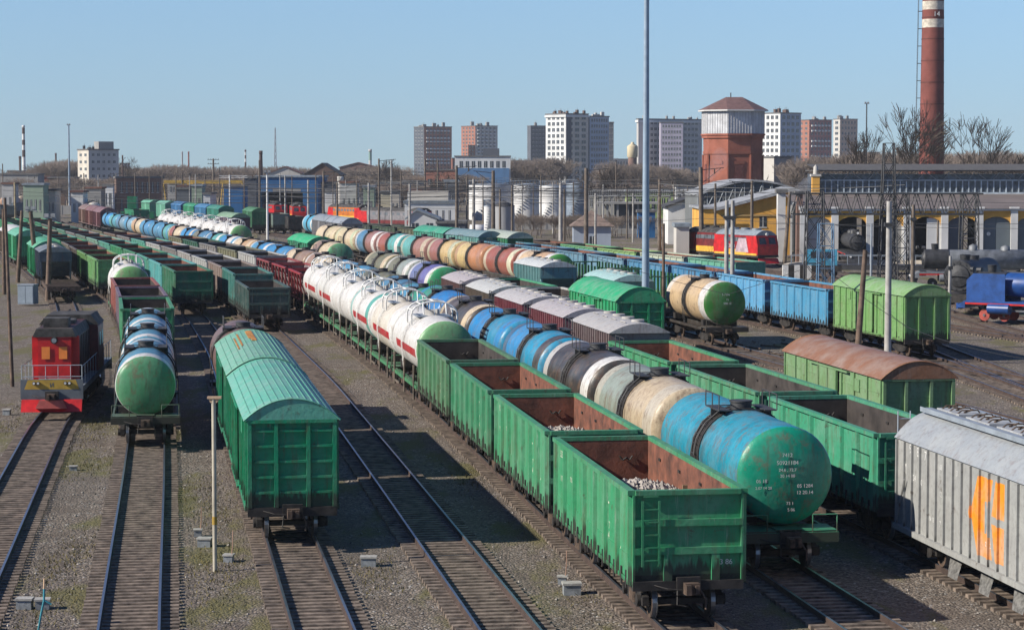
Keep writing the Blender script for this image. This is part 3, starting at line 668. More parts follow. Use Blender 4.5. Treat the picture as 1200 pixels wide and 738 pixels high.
# T6 long tank train
def t_(look,c,rear=None,ring=None,end=None,k='t',**kw): return (k,look,dict(c=c,rear=rear,ring=ring,end=end,**kw))
L6=[t_('blue green-ended',(.015,.24,.34),(.015,.26,.37),(.02,.27,.37),(.006,.28,.17),fr=(.03,.20,.10)),t_('dirty cream',(.50,.40,.27),(.26,.30,.25),(.50,.44,.34)),t_('black cream-ringed',BK,BK,WH),t_('turquoise blue',(.02,.27,.44),BL,(.05,.05,.05)),t_('blue green-striped',(.02,.25,.42),(.02,.22,.50),BL),
 t_('black-brown cream-ringed',BK,(.07,.055,.05),CR),t_('bright blue and green',(.02,.2,.5),(.03,.27,.18),(.02,.2,.5)),t_('teal and green',(.03,.27,.18),LB,(.03,.3,.2),k='s'),t_('slate blue',SB,SB,(.03,.10,.16),k='s'),t_('dark olive',OL,(.10,.11,.07),k='s'),
 t_('light blue',LB,LB,k='s'),t_('pale blue cream-ringed',LB,CR,WH,k='s'),t_('cream rusty',CR,(.35,.22,.15),WH,k='s'),t_('rust brown',(.30,.20,.14),CR,k='s'),t_('vivid blue',BL,BL,SB,k='s'),t_('blue white-ringed',BL,LB,WH,k='s'),
 t_('tan cream-ringed',TAN,CR,CR,k='s'),t_('white and blue',WH,BL,LB,k='s'),t_('dull teal',TEAL,SB,WH,k='s'),t_('dark blue-grey',SB,OL,k='s'),t_('deep blue',BL,BL,CR,k='s'),t_('cream and rust',CR,RB,k='s')]+\
 [t_(w,c,r_,g,k='s') for w,c,r_,g in (('pale teal',TEAL,LB,LB),('sky blue',LB,LB,SB),('medium blue',(.06,.26,.48),LB,None),('orange-cream ringed',CR,TAN,CR),('washed blue',(.2,.38,.5),LB,None),('grey-blue',(.18,.30,.38),SB,None),('blue-teal',(.08,.33,.42),TEAL,None),('clean blue',(.04,.3,.6),LB,None),('white-ringed blue',LB,SB,WH),('dusty blue',SB,LB,None))]
t6=train(6,68.7,L6[:30]+[('w','maroon ribbed',dict(c=MA,roofc=(.2,.09,.09))),('w','rust-maroon',dict(c=(.2,.08,.07))),('w','brown hindmost',dict(c=(.22,.13,.1)))],'the long tank train','long train of tank wagons')
# T3
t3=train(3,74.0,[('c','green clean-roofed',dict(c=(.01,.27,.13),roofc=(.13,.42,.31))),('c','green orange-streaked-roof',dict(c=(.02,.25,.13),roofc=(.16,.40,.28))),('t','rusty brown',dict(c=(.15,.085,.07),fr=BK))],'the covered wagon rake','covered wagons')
q=MB()
for y,x0,x1,wd in((-.05,-6.8,-1.0,.10),(-.18,-6.5,-2.4,.06),(-.62,-6.0,.5,.035),(-.80,-4.5,1.5,.03)):
    zr=3.97+.70*(1-abs(y/1.56)**2.1)+.02; q.box(x0,x1,y-wd,y+wd,zr-.02,zr+.012)
q.obj('orange_rust_streak',[simple('orange_rust',(.50,.22,.05),.9,var=.4,scale=4)],t3[1])
train(3,189.5,[g_('dark green',(.03,.17,.09)),g_('pale teal',TEAL),g_('teal',TE),g_('green',GR2),g_('rust-floored green',GR),g_('rust-floored teal',TE),g_('pale green',(.2,.36,.28)),g_('grey-green',(.15,.22,.17)),g_('grey',GY),g_('faded green',(.12,.26,.18)),g_('dark green-grey',DG,dark=True),g_('olive grey',(.14,.15,.11)),g_('mid green',GR2),g_('brown-grey',(.16,.13,.11)),g_('far green',GR)],
 'the rusty-floored open train','open wagons with rusty floors')
# T4
train(4,171,[('gl','black-green near-black-ended',dict(c=(.04,.09,.08),dark=True)),g_('teal-sided black-lined',(.05,.20,.17),dark=True),g_('grey-brown peeling',(.26,.20,.17),dark=True),g_('grey white-postered',LGY,dark=True),g_('dirty white',(.38,.36,.34),dark=True),g_('grey ribbed',GY,dark=True),g_('light grey',LGY),g_('teal green',TE),g_('rusty-floored grey',GY),g_('brownish',(.2,.14,.1)),g_('faded olive',OL,dark=True)],
 'the dark open wagon train','dark open wagons')
# T2
train(2,100.5,[t_('green-ended blue',(.07,.26,.38),None,WH,(.08,.27,.13),k='s',fr=(.05,.10,.06)),t_('blue white-ringed',(.09,.30,.42),None,WH,k='s'),t_('blue caged',(.08,.28,.40),None,WH,k='s')],'the small blue tank rake','small blue tank wagons')
train(2,139,[g_('green-framed covered-over',GR,dark=True),g_('purple-grey',(.17,.12,.16),dark=True),g_('red-sided',(.30,.09,.07),dark=True),('l','white green-ended',dict(c=WH,ring=WH,end=(.14,.34,.12),fr=(.05,.12,.06)))],'the short mixed rake','mixed wagons behind the small blue tanks')
train(2,213,[g_('bright green',LG),g_('yellow-green',(.14,.30,.10)),g_('dark grey-brown',(.10,.085,.075)),g_('grey-brown',(.15,.13,.1)),g_('vivid green',GR),g_('teal-green',TE),g_('dull green',(.06,.2,.11)),g_('pale olive',(.2,.2,.13)),g_('soft green',(.1,.3,.18)),g_('black-lined green',GR2,dark=True),g_('clean green',GR),g_('long green',(.05,.29,.15)),g_('hindmost green',GR)],
 'the curving green train','green open wagons on the curve')
# T1 wagons
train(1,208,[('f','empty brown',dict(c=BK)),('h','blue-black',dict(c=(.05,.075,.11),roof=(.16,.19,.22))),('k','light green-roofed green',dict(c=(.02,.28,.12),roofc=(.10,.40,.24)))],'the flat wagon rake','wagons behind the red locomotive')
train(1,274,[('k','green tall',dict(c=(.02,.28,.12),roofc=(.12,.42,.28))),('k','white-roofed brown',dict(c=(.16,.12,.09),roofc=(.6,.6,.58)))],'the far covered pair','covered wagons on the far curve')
# T7
t7h=train(7,73.6,[g_('green dark-lined',(.05,.30,.17),dark=True),g_('faded green dark-lined',(.07,.28,.15),dark=True),g_('green red-lined',(.05,.28,.13))],'the grey hopper train','green wagons behind the grey hopper')
train(7,113.0,[('h',w,dict(c=c,roof=rc)) for w,c,rc in (('dusty grey',(.22,.17,.17),(.45,.43,.41)),('purple-ribbed pale-roofed',(.26,.09,.11),(.46,.42,.42)),('maroon pale-roofed',(.28,.08,.10),(.5,.47,.46)),('brown-sided white-roofed',(.20,.16,.12),(.55,.55,.52)),('pinkish-roofed',(.22,.13,.12),(.48,.42,.42)))],'the pale-roofed hopper rake','pale-roofed hopper wagons')
train(7,180,[t_('purple green-ended',PU,(.14,.18,.36),WH,(.03,.3,.12)),t_('grey and cream',(.30,.35,.32),OL,WH),t_('olive',OL,(.2,.2,.12),CR)],'the purple tank rake','purple and olive tank wagons')
train(7,236,[t_('cream green-ended',CR,(.3,.2,.15),CR,(.12,.35,.18)),('k','bright green curved-roof',dict(c=(.02,.2,.1),roofc=(.02,.42,.17)))],'the cream tank pair','cream tank and green wagon pair')
train(7,308,[('l',w,dict(c=WH,ring=WH,end=e,stripe=0)) for w,e in (('white green-ended',(.14,.34,.14)),('white',WH),('white',WH),('off-white',WH),('white',WH),('white',WH),('white hindmost',WH))],'the far gas tank rake','far white gas tanks')
# T8
train(8,89.5,[('r','rusty-roofed peeling green',dict(c=(.17,.30,.14),roofc=(.27,.13,.07)))],'the track beside the grey hopper','single wagons')
train(8,143,[('w','smooth bright green round-roofed',dict(c=(.015,.30,.12),roofc=(.03,.36,.15)))],'the track below the tall mast','single wagons')
train(8,159.5,[('gl','white-sided dark-lined',dict(c=(.52,.52,.48),dark=True)),('gl','green-sided dark-lined',dict(c=(.05,.36,.18),dark=True)),('gl','black-brown',dict(c=(.05,.045,.03),dark=True))],'the low open rake','low open wagons')
train('8b',164.5,[('h','pale teal-roofed',dict(c=(.10,.28,.25),roof=(.38,.58,.55))),],'the track under the green stake rack','single wagons')
train('8b',188,[('h','blue-green striped white-roofed',dict(c=(.15,.32,.32),roof=(.6,.62,.6)))],'the track beside the tan tank train','single wagons')
# T9
train(9,156.5,[t_('beige dark-green-ended',(.58,.42,.24),None,WH,(.035,.17,.035))],'the track in front of the blue open wagons','single wagons')
train(9,172,[('f','green stake-racked',dict(c=(.04,.20,.06),stakes=True)),('f','dark green stake-racked',dict(c=(.03,.15,.05),stakes=True))],'the stake-rack pair','stake-rack wagons')
train(9,206.8,[t_('tan green-ended',(.58,.38,.22),(.6,.44,.27),WH,(.05,.28,.05)),t_('brick red cream-ringed',RB,RB,(.62,.6,.42)),t_('orange and yellow-tan',(.5,.22,.1),(.60,.45,.2),(.4,.2,.12)),t_('yellow-tan dusty-red-ended',(.58,.42,.2),(.34,.14,.12),(.5,.52,.35)),t_('pink-brown and pale teal',(.36,.18,.15),TEAL,(.5,.42,.3)),t_('teal white-ringed',TEAL,RB,WH),t_('brown and steel blue',(.32,.16,.14),SB,WH),t_('cream dark-strapped',CR,(.6,.5,.3),(.5,.55,.35)),t_('cream hindmost',(.62,.52,.32),CR,CR)],
 'the tan tank train','brick red and tan tank train')
train(9,374,[('k','purple-sided green-roofed',dict(c=(.10,.045,.07),roofc=(.22,.36,.22)))],'the track behind the far gas tanks','single wagons')
# T10
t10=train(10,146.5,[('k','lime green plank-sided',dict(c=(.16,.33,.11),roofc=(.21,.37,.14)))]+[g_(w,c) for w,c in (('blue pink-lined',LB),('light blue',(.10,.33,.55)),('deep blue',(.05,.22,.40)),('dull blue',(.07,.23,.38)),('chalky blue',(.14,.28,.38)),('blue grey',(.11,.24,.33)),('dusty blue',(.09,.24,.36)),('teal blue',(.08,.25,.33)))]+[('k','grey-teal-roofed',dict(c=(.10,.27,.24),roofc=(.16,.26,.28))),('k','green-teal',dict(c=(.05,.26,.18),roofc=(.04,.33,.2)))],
 'the lime and blue train','lime green and blue wagon train')
train(10,340,[('w','grey orange-marked',dict(c=(.24,.24,.25),roofc=(.30,.33,.36))),('w','slate grey',dict(c=(.2,.2,.21),roofc=(.25,.28,.3))),t_('light blue white-ringed',(.08,.42,.62),(.08,.42,.62),WH),],'the grey and blue rake','grey wagons and blue tank')
# T11
train(11,217.5,[('gl',w,dict(c=c)) for w,c in (('sea green dark-ended',(.12,.36,.25)),('pale cream-green',(.45,.50,.38)),('lime green',(.25,.42,.15)),('fresh green',(.14,.38,.18)),('dark brown',(.1,.07,.05)))],'the low green rake','low open wagons below the red locomotives')
train(11,318,[('gl',w,dict(c=c,dark=True)) for w,c in (('brown-grey',(.11,.09,.07)),('dark olive',(.09,.1,.06)),('dark green',(.05,.09,.06)),('black-green',(.04,.06,.05)))],'the dark low rake','dark low wagons by the white office')
def single(kind,look,where,px,D,head,grp=None,**kw):
    nm,kn=KN[kind]; r=root(nm,f"{look} {kn} {where}",kn,(xat(px,D),D,RZ),head,grp)
    c=kw.pop('c')
    if kind in('c','k','r','w'): covered(r,c,2,key=kind,**kw)
    elif kind in('t','s','l'): tank(r,c,2,key=kind,**kw)
    elif kind in('g','gl','gf'): gondola(r,c,2,key=kind,**kw)
    elif kind=='h': hopper(r,c,2,kw['roof'])
    return r
H0=math.atan2(-1,.24)
single('k','dark green round-ended','behind the pale lamp pole',299,430,H0,c=(.03,.16,.07),roofc=(.05,.2,.08))
single('g','grey-green ribbed','between the dark green wagon and the black one',324,428,H0,c=(.16,.22,.19))
single('gl','black','beside the grey-green ribbed wagon',342,424,H0,c=(.03,.03,.03),dark=True)
single('k','green dome-roofed','behind the blue and grey-teal wagons',593,272,H0,c=(.02,.16,.07),roofc=(.4,.45,.38))
for i,(px,D,c,lk) in enumerate(((258,455,(.02,.2,.14),'dark teal'),(243,470,(.03,.17,.33),'navy blue'),(229,485,(.02,.25,.12),'plain green'),(214,500,(.03,.16,.34),'dusty blue'),(196,515,(.15,.42,.3),'mint green'),(178,535,(.12,.40,.26),'faded mint'))):
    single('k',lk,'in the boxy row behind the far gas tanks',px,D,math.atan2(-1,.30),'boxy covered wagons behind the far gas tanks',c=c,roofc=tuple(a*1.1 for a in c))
for i,(px,py,D,c,lk) in enumerate(((160,0,470,(.01,.25,.12),'emerald'),(20,0,560,(.10,.14,.18),'slate'),(5,0,520,(.1,.13,.16),'blue-slate'))):
    single('g',lk,('behind the far tank train','at the far edge of the yard','nearest the yard edge')[i],px,D,math.atan2(-1,.32),c=c)
for i,(px,D) in enumerate(((8,640),(16,655),(24,670),(33,690),(41,705))):
    single('s',('orange-brown','pinkish tan','dusty tan','pale rust','cream-tan')[i],'in the hazy tan row at the yard edge',px,D,math.atan2(-1,.35),'tan tanks at the yard edge',c=((.45,.25,.15),(.5,.33,.28),(.5,.4,.28),(.42,.26,.2),(.6,.5,.38))[i],ring=CR)
single('t','white','behind the far blue tanks',108,520,math.atan2(-1,.3),c=WH,ring=CR)
# stones in the two near wagons
def stones(r,x0,x1,label,hh=2.0):
    mb=MB(); rnd=random.Random(3)
    gx=np.linspace(x0,x1,24); gy=np.linspace(-1.42,1.42,12); 
    for i in range(950):
        x=rnd.uniform(x0,x1); y=rnd.uniform(-1.38,1.38); z=hh+.45*math.sin((x-x0)/(x1-x0)*math.pi)*math.cos(y*.9)+rnd.uniform(-.06,.06); s_=rnd.uniform(.06,.15)
        q=[Vector((rnd.uniform(-1,1),rnd.uniform(-1,1),rnd.uniform(-1,1))).normalized()*s_ for _ in range(1)]
        vs=[(x+s_*a*rnd.uniform(.7,1.2),y+s_*b*rnd.uniform(.7,1.2),z+s_*c*rnd.uniform(.6,1)) for a,b,c in ((1,0,0),(-1,0,0),(0,1,0),(0,-1,0),(0,0,1),(0,0,-1))]
        mb.add(vs,[(0,2,4),(2,1,4),(1,3,4),(3,0,4),(2,0,5),(1,2,5),(3,1,5),(0,3,5)],0)
    o=mb.obj('stone_load',[simple('pale_stone',(.40,.36,.32),.95,var=.4,scale=4)]); o.matrix_world=Matrix.Translation(r.location)@Matrix.Rotation(r.rotation_euler.z,4,'Z')
    return tag(o,label,'stones',kind='stuff')
stones(t5[0],-3.0,.7,'loose pale stones heaped inside the ladder-ended green wagon',2.3); stones(t5[1],-3.0,1.2,'loose pale stones heaped inside the second green wagon',2.35)
mb=MB()
for k in range(6): mb.box(.75,.80,-1.42,1.42,1.28+.22*k,1.48+.22*k)
for y in(-.9,1.1): mb.box(.805,.88,y-.07,y+.07,1.26,2.95)
o=mb.obj('plank_barrier',[simple('new_board',(.33,.22,.12),.85,var=.35)]); o.matrix_world=Matrix.Translation(t5[0].location)@Matrix.Rotation(t5[0].rotation_euler.z,4,'Z'); tag(o,'brown board barrier holding back stones inside the ladder-ended green wagon','barrier')
# ---------- lettering ----------
def text(s,size,parent,loc,face,mat=None,name='lettering',align='CENTER'):
    cu=bpy.data.curves.new('t','FONT'); cu.body=s; cu.size=size; cu.align_x=align; cu.extrude=.002; o=bpy.data.objects.new('t',cu); me=bpy.data.meshes.new_from_object(o); bpy.data.objects.remove(o); me.materials.clear(); me.materials.append(mat or WHITEP); me.name=name; o=link(name,me,parent,loc)
    if face=='+x': o.rotation_euler=(math.pi/2,0,math.pi/2)
    elif face=='-y': o.rotation_euler=(math.pi/2,0,0)
    elif face=='+y': o.rotation_euler=(math.pi/2,0,math.pi)
    return o
tk=t6[0]
for s_,sz,y,z in (('7412',.16,0,3.45),('50921184',.17,0,3.22),('24.6 . 72.7',.13,0,3.02),('20 14 08',.13,0,2.84),('06 18',.15,-.78,2.68),('2.07 14 28',.12,-.72,2.48),('05 1284',.15,.55,2.52),('12 20.14',.15,.55,2.32),('73 1',.13,.1,2.0),('5 06',.13,.15,1.8)):
    rr=math.hypot(y,z-2.85)/1.5; text(s_,sz,tk,(5.2+.42*math.sqrt(max(.05,1-rr*rr))+.03,y,z),'+x')
tk=[o for o in bpy.data.objects if o.get('group')=='single wagons' and 'beige' in o['label']][0]
for s_,sz,y,z in (('5 7206',.2,0,3.4),('73',.18,.1,3.05),('508 12',.2,.1,2.8)):
    rr=math.hypot(y,z-2.85)/1.5; text(s_,sz,tk,(5.2+.42*math.sqrt(max(.05,1-rr*rr))+.03,y,z),'+x')
for i,w in enumerate(t5[:4]):
    for s_,sz,x,z in (('5286',.3,-5.2,3.05),('1174',.26,-5.2,2.3),('70.0',.22,-3.5,2.5),('Т',.62,2.55,2.35),('60 7',.3,2.55,2.05),('0 4',.34,2.55,1.75),('14',.28,4.3,1.65)):
        text(s_,sz,w,(x+.12,-1.503,z),'-y',simple('faded_marking',(.55,.6,.45),.8,var=.3,scale=8))
text('53 86',.2,t5[0],(6.103,1.0,1.55),'+x'); 
# ---------- grey hopper with the orange sign ----------
def grey_hopper():
    tr=T[7]; s=tr.sY(72.2); L=14.2; c=s-L/2; xb,yb=tr.at(c+5); xf,yf=tr.at(c-5)
    r=root('hopper_wagon','grey ribbed hopper wagon with an orange sign on its side','hopper wagon',((xb+xf)/2,(yb+yf)/2,RZ),math.atan2(yf-yb,xf-xb))
    w=1.5; z0=1.0; H=3.66; col=(.31,.31,.295); mb=MB(); L2=13.4
    mb.prism([(-L2/2,H),(L2/2,H),(L2/2,2.8),(L2/2-2.2,z0),(-L2/2+2.2,z0),(-L2/2,2.8)][::-1],-w+.01,w-.01,0,'y')
    for s_ in(-1,1):
        mb.box(-L2/2,L2/2,s_*(w-.012),s_*w,z0,H,0)
        for i in range(19):
            x=-L2/2+.07+(L2-.14)*i/18; mb.box(x-.038,x+.038,s_*w,s_*(w+.075),z0,H-.02,0)
        mb.box(-L2/2-.05,L2/2+.05,s_*(w-.05),s_*(w+.13),z0-.15,z0+.02,0)
        for x,d in((-L2/2+.25,1),(L2/2-.25,-1)): mb.tube([(x,s_*(w+.1),z0),(x+d*.75,s_*(w+.1),z0+1.5)],.03,5,0)
    for s_ in(-1,1): mb.box(s_*(L2/2),s_*(L2/2+.1),-w,w,z0-.3,z0-.01,1); mb.box(s_*(L2/2-.05),s_*(L2/2+.05),-w+.02,-w+.2,z0,H,0); mb.box(s_*(L2/2-.05),s_*(L2/2+.05),w-.2,w-.02,z0,H,0)
    b=mb.obj('body',[paint('grey_hopper_paint','sign',rust=.15,rough=.55,chalk=.5,z0=.6),BLACK],r); colour(b,col)
    rf=MB(); n=16; x0,x1=-L2/2-.08,L2/2+.08; prof=[]
    for i in range(n+1):
        a=-1+2*i/n; prof.append((a*(w+.08),H+.03+.85*(1-abs(a)**2.6)))
    k=n+1; vs=[(x0,*p) for p in prof]+[(x1,*p) for p in prof]
    rf.add(vs,[(i,i+1,k+i+1,k+i)[::-1] for i in range(n)],0,True); rf.add([(x0,*p) for p in prof],[tuple(range(k))],0); rf.add([(x1,*p) for p in prof],[tuple(range(k))[::-1]],0)
    rf.add([(x0,-w-.08,H+.03),(x1,-w-.08,H+.03),(x1,w+.08,H+.03),(x0,w+.08,H+.03)],[(3,2,1,0)],0)
    for x in np.linspace(-5,5,5): rf.tube([(x,p[0],p[1]) for p in prof[::2]],.012,4,0)
    b=rf.obj('roof',[ROOFP],r); colour(b,(.30,.32,.335))
    for s_ in(-.62,.62):
        wk=MB(); wk.box(-L2/2+.1,L2/2-.1,s_-.17,s_+.17,H+.93,H+.96)
        wk.box(-L2/2+.1,L2/2-.1,s_-.19,s_-.172,H+.85,H+1.0); wk.obj('roof_walkway',[GREYMET],r)
    for x in np.linspace(-5.2,5.2,5):
        h=MB(); h.box(x-1.0,x+1.0,-.4,.4,H+.86,H+.99,0)
        for q in(-.7,0,.7): h.tube([(x+q,-.45,H+.9),(x+q,-.2,H+1.08),(x+q,.3,H+1.08),(x+q,.45,H+.9)],.022,4,1); h.tube([(x+q-.1,-.1,H+1.0),(x+q+.15,.1,H+1.12)],.03,4,1)
        h.obj('loading_hatch',[simple('hatch_grey',(.45,.46,.46),.5,var=.2),BROWNGEAR],r)
    for x in(-2.3,.3,2.9):
        h=MB(); h.prism([(x-1.1,z0-.16),(x+1.1,z0-.16),(x+.55,.42),(x-.55,.42)][::-1],-1.0,1.0,0,'y')
        for s_ in(-1,1): h.add([(x-.6,s_*1.0,1.05),(x+.6,s_*1.0,1.05),(x+.95,s_*1.42,.12),(x+.15,s_*1.42,.12)],[(0,1,2,3)],1); h.box(x-.62,x-.56,s_*1.0,s_*1.45,.24,1.06,1) if False else None
        h.obj('discharge_chute',[BLACK,simple('chute_grille',(.16,.155,.145),.8,var=.4,scale=8)],r)
    for s_,sz,x,z in (('95',.4,-5.3,3.35),('83',.4,-4.6,3.33),('71',.4,-3.9,3.3),('М',.45,-5.95,2.65),('24',.26,-5.0,2.55),('60',.26,-4.4,2.5),('08',.22,-2.6,3.2),('12',.22,-2.6,2.4),('3',.22,-1.2,3.2),('16 18',.2,-3.4,1.55),('7',.26,-2.6,1.5),('04 12',.2,1.4,1.55),('М',.5,5.0,1.75),('12',.3,4.4,1.5)):
        text(s_,sz,r,(x,-w-.006,z),'-y')
    gear(r,10.5,L/2-.3,0)
    ld=MB()
    for y_ in(-1.45,-1.05): ld.tube([(-L2/2-.12,y_,1.0),(-L2/2-.12,y_,4.5)],.022,4)
    for q in range(10): ld.tube([(-L2/2-.12,-1.45,1.2+q*.34),(-L2/2-.12,-1.05,1.2+q*.34)],.016,4)
    ld.obj('ladder',[GREYMET],r); link('underframe',ME['underg'],r)
    return r
grey_hopper()
# ---------- red shunter on T1 ----------
DKROOF=simple('grimy_roof',(.07,.065,.06),.8,var=.5,scale=2); ORW=simple('orange_window',(.95,.27,.05),.4,var=.1); YPL=simple('yellow_plate',(.52,.33,.05),.6,var=.25); LGREY=simple('light_grey_paint',(.45,.45,.44),.6,var=.2); DGREY=simple('slate_paint',(.13,.15,.17),.6,var=.2)
DRED=simple('maroon_paint',(.16,.02,.02),.5,var=.3)
def shunter():
    tr=T[1]; s=tr.sY(111.6); L=17.0; c=s+L/2; xb,yb=tr.at(c+4.3); xf,yf=tr.at(c-4.3)
    r=root('locomotive','red diesel locomotive with orange windows and a dark grimy roof','locomotive',((xb+xf)/2,(yb+yf)/2,RZ),math.atan2(yf-yb,xf-xb))
    h=L/2; mb=MB()
    mb.prism([(-.95,1.5),(1.05,1.5),(1.05,3.75),(.85,4.2),(-.8,4.2),(-.95,3.75)],-h+1.6,h-1.9,0); mb.box(h-1.9,h-1.3,-.8,.8,1.5,4.15,1); mb.box(h-1.295,h-1.27,-.78,.78,1.5,1.75,2)
    for x in np.arange(-5.5,5.5,.9): mb.box(x-.03,x+.03,-1.09,1.09,1.7,3.7,0)
    mb.box(h-1.95,h-1.85,-1.15,1.15,1.5,3.8,1)
    mb.obj('engine_hood',[simple('sooty_maroon',(.07,.025,.025),.6,var=.5),RED,LGREY],r)
    m2=MB(); m2.prism([(-1.5,1.5),(1.5,1.5),(1.5,3.8),(1.1,4.35),(-1.1,4.35),(-1.5,3.8)],-3.2,0,0); cab=m2.obj('cab',[DRED],r)
    for y in(-1.503,1.503):
        for x in(-2.5,-1.1): q=MB(); q.box(x-.4,x+.4,y-.01,y+.01,2.75,3.45); q.obj('cab_window',[simple('green_glass',(.12,.22,.14),.2)],cab)
    m3=MB(); m3.prism([(-1.06,3.78),(1.06,3.78),(.87,4.19),(-.87,4.19)],-h+1.5,-3.25,0); m3.prism([(-1.06,3.78),(1.06,3.78),(.87,4.19),(-.87,4.19)],.05,h-1.25,0); m3.prism([(-1.55,3.9),(1.55,3.9),(1.12,4.42),(-1.12,4.42)],-3.25,.04,0)
    m3.box(h-3.4,h-2.0,-.6,.6,4.2,4.65,0); m3.cyl((h-5,0,4.15),(h-5,0,4.4),.7,16,0); m3.cyl((2,0,4.1),(2,0,4.35),.6,16,0); m3.tube([(-7,-.6,4.25),(-3.4,-.6,4.25)],.04,4); m3.obj('roof',[DKROOF],r)
    for y in(-.42,.42): q=MB(); q.box(h-1.265,h-1.25,y-.2,y+.2,2.7,3.3); q.obj('front_window',[ORW],r)
    q=MB(); q.cyl((h-1.3,0,3.62),(h-1.15,0,3.62),.17,16); q.cyl((h-1.149,0,3.62),(h-1.13,0,3.62),.12,16,1); q.obj('headlamp',[BLACK,simple('lamp_glass',(.25,.28,.3),.1)],r)
    fr=MB(); fr.box(-h,h,-1.5,1.5,1.2,1.48,0); fr.box(h,h+.1,-1.5,1.5,.85,1.82,0); fr.box(-h-.1,-h,-1.5,1.5,.85,1.5,0); fr.box(-2,2,-1.2,1.2,.4,1.1,1); fr.obj('underframe',[DGREY,BLACK],r)
    q=MB(); q.add([(h+.104,-1.32,1.34),(h+.104,1.32,1.34),(h+.104,1.15,1.8),(h+.104,-1.15,1.8)],[(0,1,2,3)],0); q.obj('number_plate',[YPL],r); 
    for y in(-.85,-.65,.65,.85): q=MB(); q.cyl((h+.1,y,1.64),(h+.19,y,1.64),.085,12); q.cyl((h+.191,y,1.64),(h+.2,y,1.64),.06,12,1); q.obj('buffer_lamp',[BLACK,WHITEP],r)
    text('И',.3,r,(h+.11,0,1.44),'+x',DGREY)
    q=MB(); q.prism([(h-.1,.85),(h+.16,.85),(h+.55,.28),(h+.05,.28)],-1.45,1.45,0,'y'); q.box(h+.2,h+.5,-.6,.6,.62,.8,1); q.prism([(-.75,.45),(.75,.45),(.55,.85),(-.55,.85)],h+.45,h+.62,1); q.obj('snow_guard',[RED,simple('faded_red',(.55,.12,.1),.6)],r)
    q=MB()
    for y in(-1.45,1.45):
        q.tube([(h+.02,y,1.5),(h+.02,y,2.5)],.02,4); q.tube([(-h,y,2.45),(-4,y,2.45)],.018,4); q.tube([(.3,y,2.45),(h,y,2.45)],.018,4)
        for x in np.arange(1,h,1.5): q.tube([(x,y,1.48),(x,y,2.45)],.016,4)
        for x in np.arange(-h,-3.5,1.5): q.tube([(x,y,1.48),(x,y,2.45)],.016,4)
    for z in(1.95,2.5): q.tube([(h+.02,-1.45,z),(h+.02,1.45,z)],.02,4)
    for y in(-.9,-.3,.3,.9): q.tube([(h+.02,y,1.5),(h+.02,y,2.5)],.016,4)
    q.obj('handrail',[GREYMET],r); 
    for s_ in(1,-1):
        b=link('bogie',ME['bogie'],r,(s_*4.3,0,0))
        for x in(-.93,.93): link('wheelset',ME['wheel'],b,(x,0,.475))
        cc=link('coupler',ME['coup'],r,(s_*(h+.1),0,0)); cc.rotation_euler=(0,0,0 if s_>0 else math.pi)
shunter()
def mainline(label,px,D,head,L,body,stripe,mark=None,roof=None,ends=(RED,RED),group=None):
    r=root('locomotive',label,'locomotive',(xat(px,D),D,RZ),head,group); h=L/2; mb=MB()
    mb.prism([(-1.5,1.3),(1.5,1.3),(1.5,3.7),(-1.5,3.7)],-h+.9,h-.9,0)
    for s in(-1,1):
        mb.prism([(s*(h-.9),1.3),(s*h,1.3),(s*(h+.05),2.4),(s*(h-.35),3.7),(s*(h-.9),3.7)][::-s],-1.5,1.5,1,'y')
        mb.box(-h+2.6,h-2.6,s*1.5,s*1.53,1.5,1.95,2)
        for x in np.linspace(-h+3,h-3,8): mb.box(x-.45,x+.45,s*1.5,s*1.52,2.9,3.4,3)
        mb.box(-h+.3,-h+2.6,s*1.5,s*1.515,1.5,3.6,1); mb.box(h-2.6,h-.3,s*1.5,s*1.515,1.5,3.6,1)
    mb.obj('body',[body,ends[0],stripe,DGREY],r)
    rf=MB(); n=8; prof=[(-1.52+3.04*i/n,3.7+.65*(1-abs(-1+2*i/n)**2.2)) for i in range(n+1)]; rf.prism(prof,-h+.4,h-.4,0)
    for x in(-h/2,0,h/2): rf.cyl((x,0,4.2),(x,0,4.55),.6,10)
    rf.obj('roof',[roof or DKROOF],r)
    for s in(-1,1):
        for y in(-.68,.68): q=MB(); q.add([(s*(h+.02),y-.5,2.65),(s*(h+.02),y+.5,2.65),(s*(h-.26),y+.45,3.45),(s*(h-.26),y-.45,3.45)],[(0,1,2,3) if s>0 else (3,2,1,0)]); q.obj('windscreen',[GLASS],r)
        q=MB(); q.cyl((s*(h-.3),0,3.85),(s*(h-.12),0,3.85),.18,10); q.obj('headlamp',[WHITEP],r)
    q=MB(); q.box(-h-.1,h+.1,-1.5,1.5,1.0,1.295,0); q.box(-h+.2,h-.2,-1.53,-1.5,1.25,1.5,1); q.box(-h+.2,h-.2,1.5,1.53,1.25,1.5,1); q.box(-2.5,2.5,-1.3,1.3,.4,.99,0); q.obj('underframe',[BLACK,stripe],r)
    for s in(1,-1): link('bogie',ME['fbogie'],r,(s*(h-3.4),0,0)); q=MB(); q.prism([(s*(h+.05),.95),(s*(h+.5),.3),(s*h,.3)],-1.4,1.4,0,'y'); q.obj('snow_guard',[RED],r)
    if mark=='logo': text('ТЭМ18',.62,r,(-1.0,-1.54,2.1),'-y'); q=MB(); q.add([(0,-1.535,1.6),(3.2,-1.535,1.6),(2.6,-1.535,3.3),(.8,-1.535,3.3)],[(0,1,2,3)]); q.obj('side_emblem',[simple('pink_grey',(.5,.38,.42),.6)],r)
    return r
hd=math.atan2(-1,.25)
GREYR=simple('blue_grey_roof',(.25,.29,.32),.6,var=.2)
